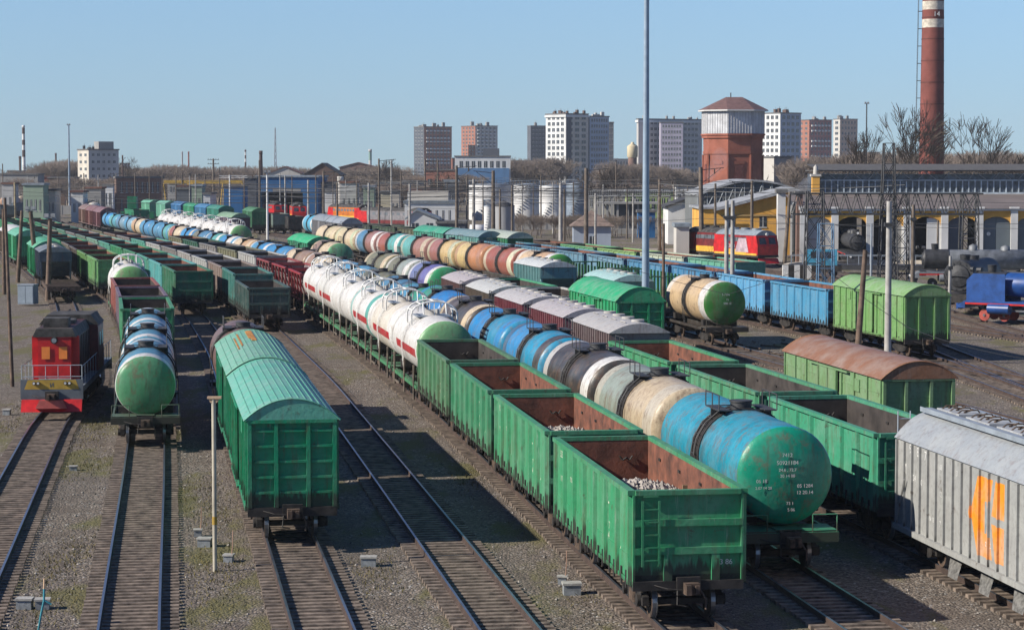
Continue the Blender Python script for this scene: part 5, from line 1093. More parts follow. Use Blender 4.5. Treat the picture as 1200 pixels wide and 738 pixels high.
# ---------- roundhouse ----------
def depot():
    D=296; x0=xat(943,D); px=lambda p:(p-943)*D/F; r=root('roundhouse','ochre and white engine depot with arched doorways and a glazed clerestory','depot',(x0,D,0)); W=px(1290); ze=zat(247,D); zs=zat(265,D)
    arches=[958,999,1040,1086,1128,1168,1209,1250]; hw=px(943+17.5)
    mb=MB()
    # pier walls and spandrels
    edges=[0]+sum([[px(a)-hw,px(a)+hw] for a in arches],[])+[W]
    for a,b in zip(edges[::2],edges[1::2]): mb.box(a,b,0,.8,0,zs,1)
    for a in arches:
        c=px(a); n=12; pts=[(c+hw*math.cos(math.pi*i/n),zs+ (zat(254,D)-zs)*math.sin(math.pi*i/n)) for i in range(n+1)]
        for (xa,za),(xb,zb) in zip(pts,pts[1:]): mb.prism([(xb,zb),(xa,za),(xa,ze),(xb,ze)][::-1],0,.8,0,'y')
    for a,b in zip(edges[::2],edges[1::2]): mb.box(a,b,.002,.8,zs,ze,0)
    mb.obj('arcade_wall',[YW,WHITEB],r)
    for i,(a,b) in enumerate(zip(edges[::2],edges[1::2])): 
        q=MB(); q.box((a+b)/2-.45,(a+b)/2+.45,-.22,-.003,0,ze+.1); q.box((a+b)/2-.6,(a+b)/2+.6,-.3,-.003,ze+.101,ze+.5); q.obj('pilaster',[WHITEB],r)
    q=MB(); q.box(-.3,W,-.35,.9,ze+.003,ze+.25,0); q.obj('cornice',[WHITEB],r)
    rf=MB(); rf.add([(-.5,-.5,ze+.26),(W,-.5,ze+.26),(W,18,zat(228,D+18)),(-.5,18,zat(228,D+18))],[(0,1,2,3)]); rf.box(0,W,18,26,0,.3); rf.obj('lower_roof',[simple('brown_felt_roof',(.17,.14,.13),.9,var=.15,scale=.3)],r)
    D2=D+18; zc=zat(228,D2); zg=zat(212,D2); cx0=px(943)+1.0; cl=MB(); xs=(979-943)*D2/F
    cl.box(xs,W+6,18.02,30,zc-2,zc+.1); cl.box(xs,W+6,18.4,30,zc+.101,zg+.9,1); cl.obj('clerestory_wall',[GREYW,simple('clerestory_glass',(.10,.12,.15),.2,var=.5,scale=2)],r)
    mu=MB()
    for x in np.arange(xs,W+6,.85): mu.box(x,x+.16,18.28,18.395,zc+.1,zg)
    mu.box(xs,W+6,18.2,18.38,zg+.001,zg+.15); mu.box(xs,W+6,18.2,18.38,zc+.101,zc+.3); mu.obj('glazing_bar',[simple('pale_blue_bar',(.48,.55,.60),.6)],r)
    tr_=MB()
    for x in np.arange(xs,W+5,3.4): tr_.tube([(x,18.2,zg+.2),(x+.9,18.1,zg+1.25)],.05,4); tr_.tube([(x+2.4,18.2,zg+.2),(x+.9,18.1,zg+1.25)],.05,4)
    tr_.obj('eaves_strut',[GREYMET],r)
    up=MB(); up.box(xs-.2,W+6.5,17.3,31,zg+1.3,zg+1.45); up.add([(xs-.2,17.2,zg+1.46),(W+6.5,17.2,zg+1.46),(W+6.5,31,zg+2.3),(xs-.2,31,zg+2.3)],[(0,1,2,3)]); up.obj('upper_roof',[simple('grey_felt_roof',(.10,.095,.09),.9)],r)
    q=MB(); xp=(971-943)*D2/F; q.box(xp,xp+1.0,17.6,18.6,zc-2,zg+.6,0); q.box(xp-.2,xp+1.2,17.5,18.7,zg+.601,zg+.9,1); q.lathe([(zg+.9,.35),(zg+1.9,.3),(zg+2.2,.01)],10,'z',(xp+.5,18,0),1); q.obj('gate_pillar',[YW,PALE],r)
    for i,a in enumerate(arches):
        c=px(a); dm=(GREYW,None,CONCW,WH_,DARKW,wall('slate_door',(.14,.17,.19)),wall('slate_door',(.14,.17,.19)),CONCW)[i]
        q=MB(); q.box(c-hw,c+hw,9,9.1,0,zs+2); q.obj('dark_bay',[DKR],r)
        if dm is None: continue
        if i in(2,3): q=MB(); q.box(c+hw*.05,c+hw,.3,.45,0,zs+1.0); q.obj('door_leaf',[dm],r)
        elif i==4: q=MB(); q.box(c-hw,c,.3,.45,0,zs+1.1); q.obj('door_leaf',[dm],r)
        else:
            for s in(-1,1): q=MB(); q.box(c+(s*hw if s<0 else .02),c+(-.02 if s<0 else hw),.3,.45,0,zs+1.25); d=q.obj('door_leaf',[dm],r)
            if i==5: q=MB(); q.cyl((c-hw*.5,.28,zs-1.0),(c-hw*.5,.24,zs-1.0),.25,10); q.obj('door_lamp',[WHITEP],r)
depot()
# yellow gabled engine shed
def yellow():
    D=318; px=lambda p:(p-822)*D/F; r=root('yellow_building','ochre gabled workshop with small windows and a light grey roof','workshop',(xat(822,D),D,0)); z1=zat(245,D); z2=zat(223,D); W=px(926)
    mb=MB(); mb.prism([(0,0),(W,0),(W,z2),(W-.6,z2),(px(850),z1),(0,z1)],0,16,0,'y'); mb.obj('wall',[YW],r)
    rf=MB(); rf.prism([(px(845)-1,z1-.3),(W+.6,z2-.05),(W+.6,z2+.35),(px(845)-1,z1+.1)],-.6,17,0,'y'); rf.prism([(-.4,z1+.01),(px(850),z1+.01),(px(850),z1+.3),(-.4,z1+.3)],-.3,17,0,'y'); rf.obj('roof',[simple('pale_grey_roof',(.36,.37,.38),.7,var=.2)],r)
    q=MB(); q.box(px(845),W,-.12,-.003,z1-1.0,z1-.75); q.obj('string_course',[wall('dull_ochre',(.42,.27,.1))],r)
    for a in(853,890): link('window',window_mesh(1.0,1.5,'yw'),r,(px(a),-.003,zat(266,D)))
    q=MB(); q.box(W,W+.3,0,16,0,z2); q.obj('end_wall',[WHITEB],r)
    # long curved roof hall behind
    D2=345; r=root('vaulted_hall','long low vaulted hall with a pale grey roof behind the ochre workshop','hall',(xat(818,D2),D2,0)); k=D2/F; W=(948-818)*k; mb=MB(); n=12; prof=[(W*i/n,zat(240,D2)+(zat(213,D2)-zat(240,D2))*math.sin(math.pi*(.12+.76*i/n))) for i in range(n+1)]
    mb.prism([(0,0)]+[(W,0)]+prof[::-1],0,26,0,'y'); mb.obj('wall',[wall('grey_truss_wall',(.15,.16,.16))],r); rf=MB(); rf.prism(prof+[(a,b+.3) for a,b in prof[::-1]],-.5,26.5,0,'y'); rf.obj('roof',[simple('pale_grey_roof',(.36,.37,.38),.7)],r)
    q=MB()
    for i in range(n): q.tube([(prof[i][0],-.2,zat(243,D2)),(prof[i][0],-.2,prof[i][1])],.06,4); q.tube([(prof[i][0],-.2,zat(243,D2)),(prof[i+1][0],-.2,prof[i+1][1])],.05,4)
    q.obj('gable_truss',[GREYMET],r)
yellow()
gable('white_shed','white shed with a dark curved roof beyond the red locomotives',783,835,242,229,372,WHITEB,DKR,12,0,.7,'shed')
block('store_hut','small pale hut directly behind the red locomotives','hut',793,793,808,266,300,PALE,None,0,roofm=GREYR,depth=5)
block('smoke_pillar','white square pillar between the ochre workshop and depot','pillar',912,912,921,226,302,WHITEB,None,0,depth=1.5); block('brown_pillar','brown square pillar beside the first lattice tower','pillar',934,934,941,228,300,BRK2,None,0,depth=1.0)
# white office with stepped roofs
r,a,b,H=block('white_office','white low office with a stone-coloured upper storey','building',474,474,534,238,440,WH_,None,0,1,7,0,roofm=GREYR,ww=.3); q=MB(); q.box(1,a*.85,1,8,H+.46,H+2.2); q.obj('upper_storey',[BEIGE],r)
gable('white_lean_shed','white shed with a grey roof in front of the white office',478,512,256,247,405,WH_,GREYR,9,0,.3,'shed',1,2)
block('dark_annex','dark low annex beside the white lean shed','annex',512,512,545,262,405,DARKW,None,0,1,3,depth=8)
# storage tanks
def vtank(label,pl,pr,yt,D,mat,cone=False,name='storage_tank',yb=None):
    k=D/F; r_=(pr-pl)*k/2; x=xat((pl+pr)/2,D); zt_=zat(yt,D); r=root(name,label,'storage tank',(x,D+r_,0)); q=MB(); q.lathe([(0,r_),(zt_,r_)],32,'z'); q.obj('shell',[mat],r); q=MB(); q.lathe([(zt_,r_+.05),(zt_+.1,r_+.05),(zt_+(r_*.55 if cone else .4),.01)],32,'z'); q.obj('roof',[DKR if cone else GREYMET],r)
    if not cone:
        q=MB(); n=28
        for i in range(n):
            a=2*math.pi*i/n; q.cyl((r_*math.cos(a),r_*math.sin(a),zt_),(r_*math.cos(a),r_*math.sin(a),zt_+1.1),.05,3)
        q.lathe([(zt_+1.05,r_-.03),(zt_+1.05,r_+.04),(zt_+1.12,r_+.04),(zt_+1.12,r_-.03)],28,'z',sm=False); q.obj('top_railing',[GREYMET],r)
        q=MB(); 
        for i in range(14): a=-2.4+i*.09; q.box((r_+.4)*math.cos(a)-.3,(r_+.4)*math.cos(a)+.3,(r_+.4)*math.sin(a)-.3,(r_+.4)*math.sin(a)+.3,zt_*i/14,zt_*i/14+.12)
        q.obj('spiral_stair',[GREYMET],r)
    return r
WT=simple('white_tank_paint',(.72,.71,.69),.6,var=.12,scale=.5); GT=simple('grey_tank_paint',(.22,.27,.33),.6,var=.2,scale=.5)
vtank('white oil storage tank, widest, behind the conical-roofed tank',549,602,217,540,WT); vtank('white oil storage tank in the middle of the tank farm',598,636,217,560,WT); vtank('white oil storage tank touching the grey one',632,665,218,540,WT); vtank('grey oil storage tank at the end of the tank farm',664,689,216,530,GT)
vtank('slim white silo beside the conical-roofed tank',567,578,242,372,WT); vtank('grey round tank with a dark conical roof',577,603,242,380,wall('g5',(.36,.36,.36)),True); 
r=root('fuel_tank','small white horizontal fuel tank by the slim silo','fuel tank',(xat(557,378),378,0)); q=MB(); q.lathe([(0,.01),(.1,1.1),(2.6,1.1),(2.7,.01)],16,'x',(-1,0,1.9)); q.obj('barrel',[WT],r); q=MB(); q.box(-.6,-.3,-.8,.8,0,1.0); q.box(1.0,1.3,-.8,.8,0,1.0); q.obj('cradle',[CONCW],r)
r=root('yard_hut','white hut with a brown pyramid roof among the catenary poles','hut',(xat(694,345),345,0)); q=MB(); w_=22*345/F; ze=zat(265,345); q.box(-w_,w_,0,2*w_,0,ze); q.obj('wall',[LBW],r); q=MB(); o=w_+.5; q.add([(-o,-.5,ze),(o,-.5,ze),(o,2*w_+.5,ze),(-o,2*w_+.5,ze),(0,w_,zat(246,348))],[(0,1,4),(1,2,4),(2,3,4),(3,0,4),(3,2,1,0)]); q.obj('roof',[simple('brown_tile',(.22,.16,.13),.9,var=.25)],r)
link('door',window_mesh(.9,2.0,'hd'),r,(-.4,-.003,0.1))
# station canopy, platform and hoardings
r=root('platform_canopy','grey concrete platform canopy on posts','canopy',(xat(700,430),430,0)); W=72*430/F; z=zat(237,430); q=MB(); q.box(0,W,0,7,z-.35,z); q.obj('canopy_roof',[CONCW],r); 
for i in range(7): q=MB(); q.box(W*i/6-.2,W*i/6+.2,.5,.9,.9,z-.351); q.obj('post',[CONCW],r)
q=MB(); q.box(-2,W+2,-1,8,0,.9); q.obj('platform_slab',[CONCW],r); q=MB(); q.box(W*.3,W*.75,3,6.5,.91,z-.36); q.obj('shelter_wall',[DARKW],r)
block('blue_booth','blue booth under the canopy beside the tall mast','booth',748,748,768,249,405,BLUW,None,0,depth=3)
block('lime_hall','lime panelled hall behind the tall mast','hall',735,735,790,225,560,GRNW,None,0,1,8,ww=.6,roofm=GREYR); block('white_terrace','white low terrace beside the lime hall','building',792,792,822,219,600,WH_,None,0,1,5); block('pale_store','pale yellow-grey store behind the platform canopy','store',688,688,735,226,600,wall('cream3',(.42,.40,.33)),None,0,1,9,ww=.5)
r=root('footbridge_rail','pale railing along the raised walkway beyond the canopy','railing',(xat(690,470),470,0)); W=95*470/F; z=zat(229,470); q=MB(); q.box(0,W,0,.2,z-.2,z); q.box(0,W,0,.1,z+1.0,z+1.1)
for i in range(46): q.box(W*i/45-.04,W*i/45+.04,.02,.1,z,z+1.0)
q.obj('rail',[WHITEB],r); q=MB()
for i in range(8): q.box(W*i/7-.2,W*i/7+.2,.2,.6,0,z-.2)
q.obj('support_post',[CONCW],r)
def fence(label,pa,pb,D,h,mat,name='yard_fence',Db=None):
    a=Vector((xat(pa,D),D,0)); b=Vector((xat(pb,Db or D),Db or D,0)); d=b-a; r=root(name,label,'fence',tuple(a),math.atan2(d.y,d.x)); n=max(3,int(d.length/3)); q=MB()
    for i in range(n): x=d.length*i/n; q.box(x+.1,x+d.length/n-.1,-.04,.04,.15,h)
    q.obj('panel',[mat],r); q=MB()
    for i in range(n+1): x=d.length*i/n; q.box(x-.09,x+.09,-.1,.1,0,h+.15)
    q.obj('post',[CONCW],r)
fence('grey concrete fence below the white tanks',600,700,455,2.2,CONCW); fence('weathered fence along the far edge of the yard',0,130,600,2.4,CONCW); fence('grey fence behind the engine shed yard',380,475,520,2.3,CONCW); fence('pale kerb-like fence before the striped barrier',700,800,330,.8,PALE)
# striped barrier and pit wall of the turntable
r=root('buffer_barrier','black and white striped barrier behind the blue open wagons','barrier',(xat(918,252),252,0)); 
for i in range(5): q=MB(); w=(26*252/F); q.box(w*i/5*1.3,w*(i+1)/5*1.3-.02,0,.5,.2,1.7); q.obj('stripe_block',[(WHITEP,BLACK)[i%2]],r)
r=root('turntable_pit','pale curved wall of the locomotive turntable pit','pit wall',(xat(1060,272),272,0)); q=MB(); q.lathe([(-.1,13.5),(.9,13.5),(.9,14.1),(-.1,14.1)],40,'z',sm=False,arc=(math.pi*.02,math.pi*.98)); q.obj('wall',[wall('cream_concrete',(.55,.48,.38))],r)
r=root('turntable_bridge','dark railed turntable bridge in front of the depot arches','turntable',(xat(1060,268),268,0),R(-8)); q=MB(); q.box(-13,13,-1.7,1.7,.5,1.1); q.obj('girder',[DKSTEEL],r); q=MB()
for y in(-1.7,1.7):
    q.box(-13,13,y-.03,y+.03,2.1,2.16)
    for x in np.arange(-13,13.1,1.3): q.box(x-.03,x+.03,y-.03,y+.03,1.1,2.1)
q.obj('railing',[GREYMET],r)
# yellow travelling crane
r=root('gantry_crane','yellow gantry crane beam on legs behind the wagons','crane',(xat(192,600),600,0)); W=92*600/F; z=zat(213,600); q=MB(); q.box(0,W,0,.8,z-.5,z+.35); q.obj('beam',[YPL],r)
for i in range(5): q=MB(); x=W*i/4; q.tube([(x-.9,0,0),(x,0,z-.5)],.14,4); q.tube([(x+.9,0,0),(x,0,z-.5)],.14,4); q.obj('leg',[YPL],r)
q=MB(); q.box(W*.3,W*.38,-.4,1.2,z-1.6,z-.51); q.obj('trolley',[YPL],r)
r=root('green_crane','emerald green rail crane with a boxy cab','crane',(xat(155,480),480,0)); q=MB(); q.box(-2.4,4.6,-1.3,1.3,1.3,3.2); q.obj('machine_house',[simple('emerald',(.005,.16,.07),.5)],r); q=MB(); q.box(-.9,1.0,-1,1,3.201,6.4); q.obj('cab',[simple('emerald',(.005,.16,.07),.5)],r); q=MB(); q.box(-5,5.5,-1.3,1.3,.8,1.29); q.obj('deck',[BLACK],r)
# ---------- poles ----------
LAMPG=simple('lamp_grey',(.30,.31,.32),.5)
def pole(label,px,yt,D,w,mat=CONC,kind='plain',lean=0,name='catenary_pole',cat='pole',group=None,wt=None,zt_=None):
    b=AT(px,196,D); z=zt_ or zat(yt,D); k=D/F; r=root(name,label,cat,(b.x,D,0),0,group); top=(lean*k,0,z); q=MB(); q.cyl((0,0,-.05),top,w*k/2,10,0,r2=(wt or w*.7)*k/2); q.obj('shaft',[mat],r)
    def at(f): return Vector((top[0]*f,0,z*f))
    if kind=='arm':
        q=MB(); p=at(.97); q.tube([p,p+Vector((3.0,0,.3))],.05,4); q.tube([at(.82),p+Vector((2.6,0,.2))],.04,4); q.tube([at(.75),at(.75)+Vector((2.8,0,.4))],.035,4); q.obj('cantilever',[DKSTEEL],r)
        q=MB(); q.cyl(p+Vector((1.8,0,.1)),p+Vector((1.8,0,-.5)),.09,6); q.obj('insulator',[BROWNGEAR],r)
    elif kind=='armL':
        q=MB(); p=at(.97); q.tube([p,p+Vector((-3.0,0,.3))],.05,4); q.tube([at(.82),p+Vector((-2.6,0,.2))],.04,4); q.obj('cantilever',[DKSTEEL],r)
    elif kind=='lamp':
        q=MB(); q.box(top[0]-.55,top[0]+.55,-.25,.25,z,z+.12); q.box(top[0]-.5,top[0]-.1,-.3,.1,z+.121,z+.45); q.box(top[0]+.1,top[0]+.5,-.3,.1,z+.121,z+.45); q.obj('lamp_head',[LAMPG],r)
    elif kind=='cross':
        for f in(.98,.9):
            q=MB(); p=at(f); q.box(p.x-1.6,p.x+1.6,-.06,.06,p.z-.07,p.z+.07); q.obj('crossarm',[DKSTEEL],r)
            for s in(-1.4,-.7,.7,1.4): q=MB(); q.cyl((p.x+s,0,p.z+.071),(p.x+s,0,p.z+.35),.06,5); q.obj('insulator',[BROWNGEAR],r)
    elif kind=='band':
        q=MB(); p=at(.86); q.box(p.x-w*k*.62,p.x+w*k*.62,-w*k*.62,w*k*.62,p.z-.12,p.z+.12); q.obj('clamp',[DKSTEEL],r)
    return r
MASTB=simple('mast_blue_grey',(.30,.38,.46),.45,var=.12,metal=.1)
r=pole('tall blue-grey floodlight mast standing over the whole yard',757,0,151,9.5,MASTB,'plain',name='light_mast',cat='mast',wt=4.6,zt_=33)
q=MB()
for i in range(8): a=i*math.pi/4; q.box(1.1*math.cos(a)-.25,1.1*math.cos(a)+.25,1.1*math.sin(a)-.2,1.1*math.sin(a)+.2,32.4,32.9)
q.lathe([(32.9,1.4),(33.05,1.4),(33.05,.1)],16,'z'); q.obj('lamp_crown',[LAMPG],r)
pole('thin pale floodlight mast on the far edge of the yard',81,147,700,2.6,MASTB,'lamp',name='light_mast',cat='mast')
pole('thin floodlight mast beyond the depot trees',1015,122,520,2.0,DKSTEEL,'lamp',name='light_mast',cat='mast')
P_=[('pale thick concrete pole before the lime green wagon',1042.5,236,143.5,8.5,CONC,'band',0),('leaning brown wooden post before the lime green wagon',1006,293,144,8,WOOD,'plain',9),('thin grey post at the end of the lime green wagon',1114,300,165,4.5,CONC,'band',1),
('brown pole behind the lime green wagon roof',1071,240,205,5.5,CONCB,'band',0),('pale paired pole with a ringed head behind the beige tank',852,235,186,6,CONC,'band',0),('second pale pole of the pair behind the beige tank',859,235,187,6,CONC,'band',0),
('slim brown pole beside the tall mast',778,262,153,4.5,WOOD,'plain',0),('dark concrete pole with an arm left of the workshop',773,210,330,4.5,CONCB,'arm',0),('weathered thick pole above the white shed',823,196,300,6.5,CONCB,'arm',-2),('thin dark pole in front of the pale stack',838.5,215,306,3.6,CONCB,'plain',0),
('dark pole with a strut before the ochre workshop',881.5,212,300,4.5,CONCB,'armL',0),('brown twisted pole at the corner of the ochre workshop',920,225,297,5,CONCB,'plain',6),
('pale concrete pole, near one of the twin portal legs',657,215,318,5.2,CONC,'plain',0),('dark concrete pole touching the pale portal leg',661.5,222,320,3,CONCB,'plain',0),('thick brown pole in front of the yard hut',687,197,312,6,CONCB,'arm',0),('pale slim pole beside the yard hut',698,226,318,3.4,CONC,'plain',0),
('dark pole beside the pale twin pole',535,194,345,4.2,CONCB,'arm',0),('pale twin pole before the white tanks',555,210,352,4.5,CONC,'plain',0),('thick weathered pole in front of the slim silo',578,200,350,5.5,CONCB,'armL',0),('short brown pole before the conical-roofed tank',586,222,370,3.2,CONCB,'plain',0),('thin dark pole at the side of the conical-roofed tank',600,217,372,3,CONCB,'arm',0),
('pale pole in front of the white office',480,215,400,3.4,CONC,'plain',0),('slim grey pole before the grey-red locomotive',458.5,187,410,2.4,CONC,'plain',0),('brown pole crossing the grey-red locomotive',444,186,405,3,CONCB,'arm',0),('pale pole at the nose of the grey-red locomotive',432,214,400,3.4,CONC,'armL',0),('tall dark pole over the white office',498,187,520,2.6,CONCB,'arm',0),('tall dark pole between office and tank farm',513,187,520,2.6,CONCB,'armL',0),
('brown pole before the orange locomotive',395,214,430,2.8,CONCB,'plain',0),('weathered pole at the corner of the blue engine shed',379,200,410,3.2,CONCB,'arm',0),('pale pole crossing the blue engine shed',361,211,420,3.0,CONC,'plain',0),('slim pole in the middle of the blue engine shed',334,206,430,2.4,CONC,'plain',0),('bright pale pole with a bulbous top before the green dome roof',313,203,345,3.2,WHITEB,'lamp',0),
('brown twin pole beside the dark tower',304,188,430,2.8,CONCB,'plain',0),('pale pole by the blue tower',269,205,480,2.2,WHITEB,'plain',0),('pale pole under the yellow crane',229,204,480,2.0,CONC,'plain',0),('brown pole near the crane trolley',206,206,520,1.8,CONCB,'plain',0),('brown pole before the shabby brick works',175,201,560,1.8,CONCB,'plain',0),('slim pole beside the shabby brick works',158,203,560,1.8,CONCB,'plain',0),('slim pole in front of the small white hall',115,205,600,1.7,CONC,'plain',0),('slim pole in front of the grain building',98,203,620,1.7,CONCB,'plain',0),
('yellowish pole before the grey depot',50,215,560,2.4,simple('yellow_pole',(.42,.34,.2),.8),'plain',0),('yellowish twin pole before the grey depot',17,214,550,3.2,simple('yellow_pole',(.42,.34,.2),.8),'plain',0),('dark pole at the far corner of the yard',3,192,600,1.8,CONCB,'plain',0),('dark twin-armed pylon behind the yellow crane',250,186,640,3.0,CONCB,'cross',0),('thin pole right behind the tall mast',722,188,500,2.0,CONCB,'lamp',0),
('thin dark pole between blue tower and pylon',257,196,560,1.6,CONCB,'plain',0),('thin dark pole over the grey block',213,200,600,1.6,CONCB,'plain',0),('slim grey pole at the tank farm',634,205,420,2.0,CONCB,'arm',0),('slim pole at the end of the tank farm',648,214,430,1.8,CONC,'plain',0),('thin brown pole beside the platform canopy',735,222,400,2.2,CONCB,'plain',0),('pale pole beside the platform canopy',742,226,380,2.4,CONC,'plain',0),
('slim dark pole below the gabled house',370,204,470,2.0,CONCB,'plain',0),('thin dark pole above the orange locomotive',418,203,480,1.8,CONCB,'arm',0),('slim dark pole before the first tower block',470,200,470,1.8,CONCB,'plain',0),('slim pole before the blue and white office',547,205,450,2.2,CONCB,'armL',0),('brown pole beyond the pit wall',1100,258,262,3.0,CONCB,'plain',0),('thin pole in front of the black steam locomotive',1022,262,262,3.0,GREYMET,'plain',0)]
for a in P_: pole(*a[:6],kind=a[6],lean=a[7])
# old wooden lamp posts at the near edge
for lb,px,yt,Yb,w,lean,kd in (('thin brown post, tallest at the yard edge beside the red locomotive',11,232,453,5,-6,'plain'),('leaning wooden lamp post behind the grey cabinet',43,247,337,7,-8,'lamp'),('wooden lamp post with a boxy maroon head above the flat wagon',54,256,353,7,4,'lamp'),('thin leaning wooden post before the green covered wagons',19,247,331,5.5,6,'plain'),('dark wooden post at the very edge of the yard',3,245,345,5,0,'plain')):
    D=G(px,Yb,0).y; pole(lb,px,yt,D,w,WOOD,kd,lean=lean,name='wooden_post',cat='post')
rnd=random.Random(77)
for i,(px,yt,D,w) in enumerate(sorted(((390,208,520,1.5),(405,211,500,1.4),(426,206,540,1.4),(452,209,560,1.3),(489,212,450,1.7),(524,214,470,1.6),(566,212,480,1.7),(612,214,430,2.0),(625,218,450,1.6),(672,214,450,2.0),(707,216,420,2.0),(328,203,520,1.6),(342,206,500,1.5),(286,204,500,1.6),(240,204,560,1.5),(222,206,540,1.5),(190,206,560,1.4),(146,204,600,1.3),(136,203,580,1.4),(88,206,600,1.3),(68,207,620,1.2),(32,206,600,1.3),(790,214,400,2.2),(806,218,380,2.2)))):
    pole(('slim grey','slim brown','thin dark','pale thin','narrow brown','faint grey')[i%6]+' pole, '+ordn(i+1)+' distant scattered pole counted from the grain building side',px,yt,D,w,(CONC,CONCB,CONCB)[i%3],('arm','plain','armL','cross')[i%4],group='distant scattered catenary poles')
# portals (beams on the poles)
def portal(label,pa,pb,y,D,h=.5,mat=DKSTEEL):
    r=root('catenary_beam',label,'beam',(xat(pa,D),D,0)); W=(pb-pa)*D/F; z=zat(y,D); q=MB()
    for dz in(0,h): q.box(0,W,-.05,.05,z-dz-.05,z-dz+.05)
    q.obj('chord',[mat],r); q=MB(); n=max(4,int(W/1.2))
    for i in range(n): q.cyl((W*i/n,0,z-(h if i%2 else 0)),(W*(i+1)/n,0,z-(0 if i%2 else h)),.035,3)
    q.obj('lacing',[mat],r)
portal('dark catenary beam over the canopy between the thick poles',657,823,226,316,.35); portal('dark catenary beam before the white tanks',600,660,221,320,.3); portal('dark catenary beam beside the weathered silo pole',498,578,220,350,.3); portal('long dark beam above the grey-red locomotive',379,520,202,470,.6); portal('dark beam linking the poles left of the crane',0,105,216,560,.5); portal('light beam over the blue tower',257,290,206,480,.4,WHITEB)
# overhead wires: each run one long thin strand
def wire(label,pts,rad=.03,sag=.4,mat=DKSTEEL):
    q=MB()
    for a,b in zip(pts,pts[1:]):
        a=Vector(a);b=Vector(b); n=8; P=[a.lerp(b,i/n)-Vector((0,0,sag*4*(i/n)*(1-i/n))) for i in range(n+1)]; q.tube(P,rad,3)
    tag(q.obj('overhead_wire',[mat]),label,'wire')
wire('thin wire sagging past the lime green wagon towards the rails',[AT(945,296,150),AT(1065,384,141),AT(1200,420,118)],.02,.2)
wire('upper wire strung before the ochre workshop',[AT(823,228,300),AT(881,225,300),AT(1200,238,300)],.03,.3); wire('lower wire strung before the ochre workshop',[AT(660,258,318),AT(823,256,300),AT(1200,268,290)],.03,.3)
wire('wire strung along the white tank farm',[AT(380,222,400),AT(535,226,345),AT(687,240,312)],.03,.4); wire('wire crossing before the white office',[AT(313,226,345),AT(432,236,400),AT(555,244,352)],.03,.5); wire('wire stretched across the depot arches',[AT(900,262,285),AT(1071,262,262),AT(1200,262,262)],.03,.1); wire('wire from the beige tank to the blue wagons',[AT(690,300,150),AT(852,345,150),AT(980,300,150)],.018,.1)
rnd=random.Random(31)
for i in range(16):
    D=rnd.uniform(300,520); y0=rnd.uniform(208,232); xa=rnd.uniform(-20,600); 
    q=MB(); a=AT(xa,y0,D); pts=[a+Vector((j*rnd.uniform(28,34),j*rnd.uniform(-8,8),0)) for j in range(4)]
    for A,B in zip(pts,pts[1:]):
        q.tube([A.lerp(B,t/8)-Vector((0,0,1.6*(t/8)*(1-t/8)*4*.4)) for t in range(9)],.035,3); q.tube([A-Vector((0,0,1.1)),B-Vector((0,0,1.1))],.03,3)
    tag(q.obj('overhead_wire',[DKSTEEL]),'thin dark overhead wire strung between the distant catenary poles','wire','wires over the distant tracks')
# ---------- trackside things ----------
r=root('signal_post','pale post with a flat T-shaped top beside the green covered wagons','post',tuple(G(252,669))); z=zat(467,r.location.y)
q=MB(); q.cyl((0,0,0),(0,0,z),.07,10); q.obj('shaft',[simple('pale_post',(.50,.45,.35),.8,var=.2)],r); q=MB(); q.box(-.19,.24,-.08,.08,z+.001,z+.07); q.prism([(-.1,z-.12),(.1,z-.12),(.2,z),(-.15,z)],-.05,.05,0,'y'); q.obj('sign_head',[simple('peach_paint',(.55,.38,.24),.8)],r); q=MB(); q.cyl((0,0,1.45),(0,0,1.7),.078,10); q.obj('yellow_band',[YPL],r)
def tbox(label,px,py,w,h,d,parts=True,lean=None):
    p=G(px,py); r=root('junction_box',label,'junction box',tuple(p),random.uniform(-.15,.15)); q=MB(); q.box(-w/2,w/2,-d/2,d/2,0,h*.82); q.obj('housing',[simple('box_grey',(.28,.30,.31),.6,var=.25,scale=6)],r); q=MB(); q.box(-w/2-.03,w/2+.03,-d/2-.03,d/2+.03,h*.82+.002,h); q.obj('lid',[simple('box_lid',(.42,.40,.36),.7,var=.25,scale=6)],r)
    if lean: q=MB(); q.tube([(w*.3,0,h*.5),(w*.45,0,h+.25),(w*.5,0,h+.75)],.018,5); q.obj('cable_rod',[simple('rusty_rod',(.45,.28,.2),.8)],r)
tbox('grey junction box by the pale T-topped post',240,640,.42,.3,.35); tbox('smaller box behind the one by the T-topped post',232,628,.25,.25,.25,lean=1); tbox('grey junction box with a thin rod near the covered wagon wheels',268,658,.28,.25,.3,lean=1); tbox('lone grey junction box between two empty tracks',432,663,.46,.32,.35); tbox('grey junction box beside the near green wagons',670,696,.5,.36,.4); tbox('small pale box behind the one beside the green wagons',659,684,.26,.26,.25,lean=1); tbox('grey junction box at the base of the blue bent pipe',29,713,.42,.32,.35); tbox('flat pale slab box touching the blue bent pipe',50,713,.38,.3,.35); tbox('small grey box between locomotive and blue tanks tracks',86,551,.3,.2,.25); tbox('small grey box left of the red locomotive nose',8,486,.35,.3,.3)
r=root('bent_pipe','blue bent pipe with a peach tip standing by two boxes','pipe',tuple(G(45,738))); q=MB(); q.tube([(0,0,0),(.08,0,.45),(.16,0,.8),(.17,0,1.12)],.03,6); q.obj('pipe',[simple('pipe_blue',(.05,.28,.34),.5)],r); q=MB(); q.tube([(.17,0,1.121),(.18,0,1.4)],.028,6); q.obj('tip',[simple('peach_paint',(.55,.38,.24),.8)],r); q=MB(); q.tube([(.16,0,.82),(.36,0,.7)],.025,5); q.obj('branch',[simple('pipe_blue',(.05,.28,.34),.5)],r)
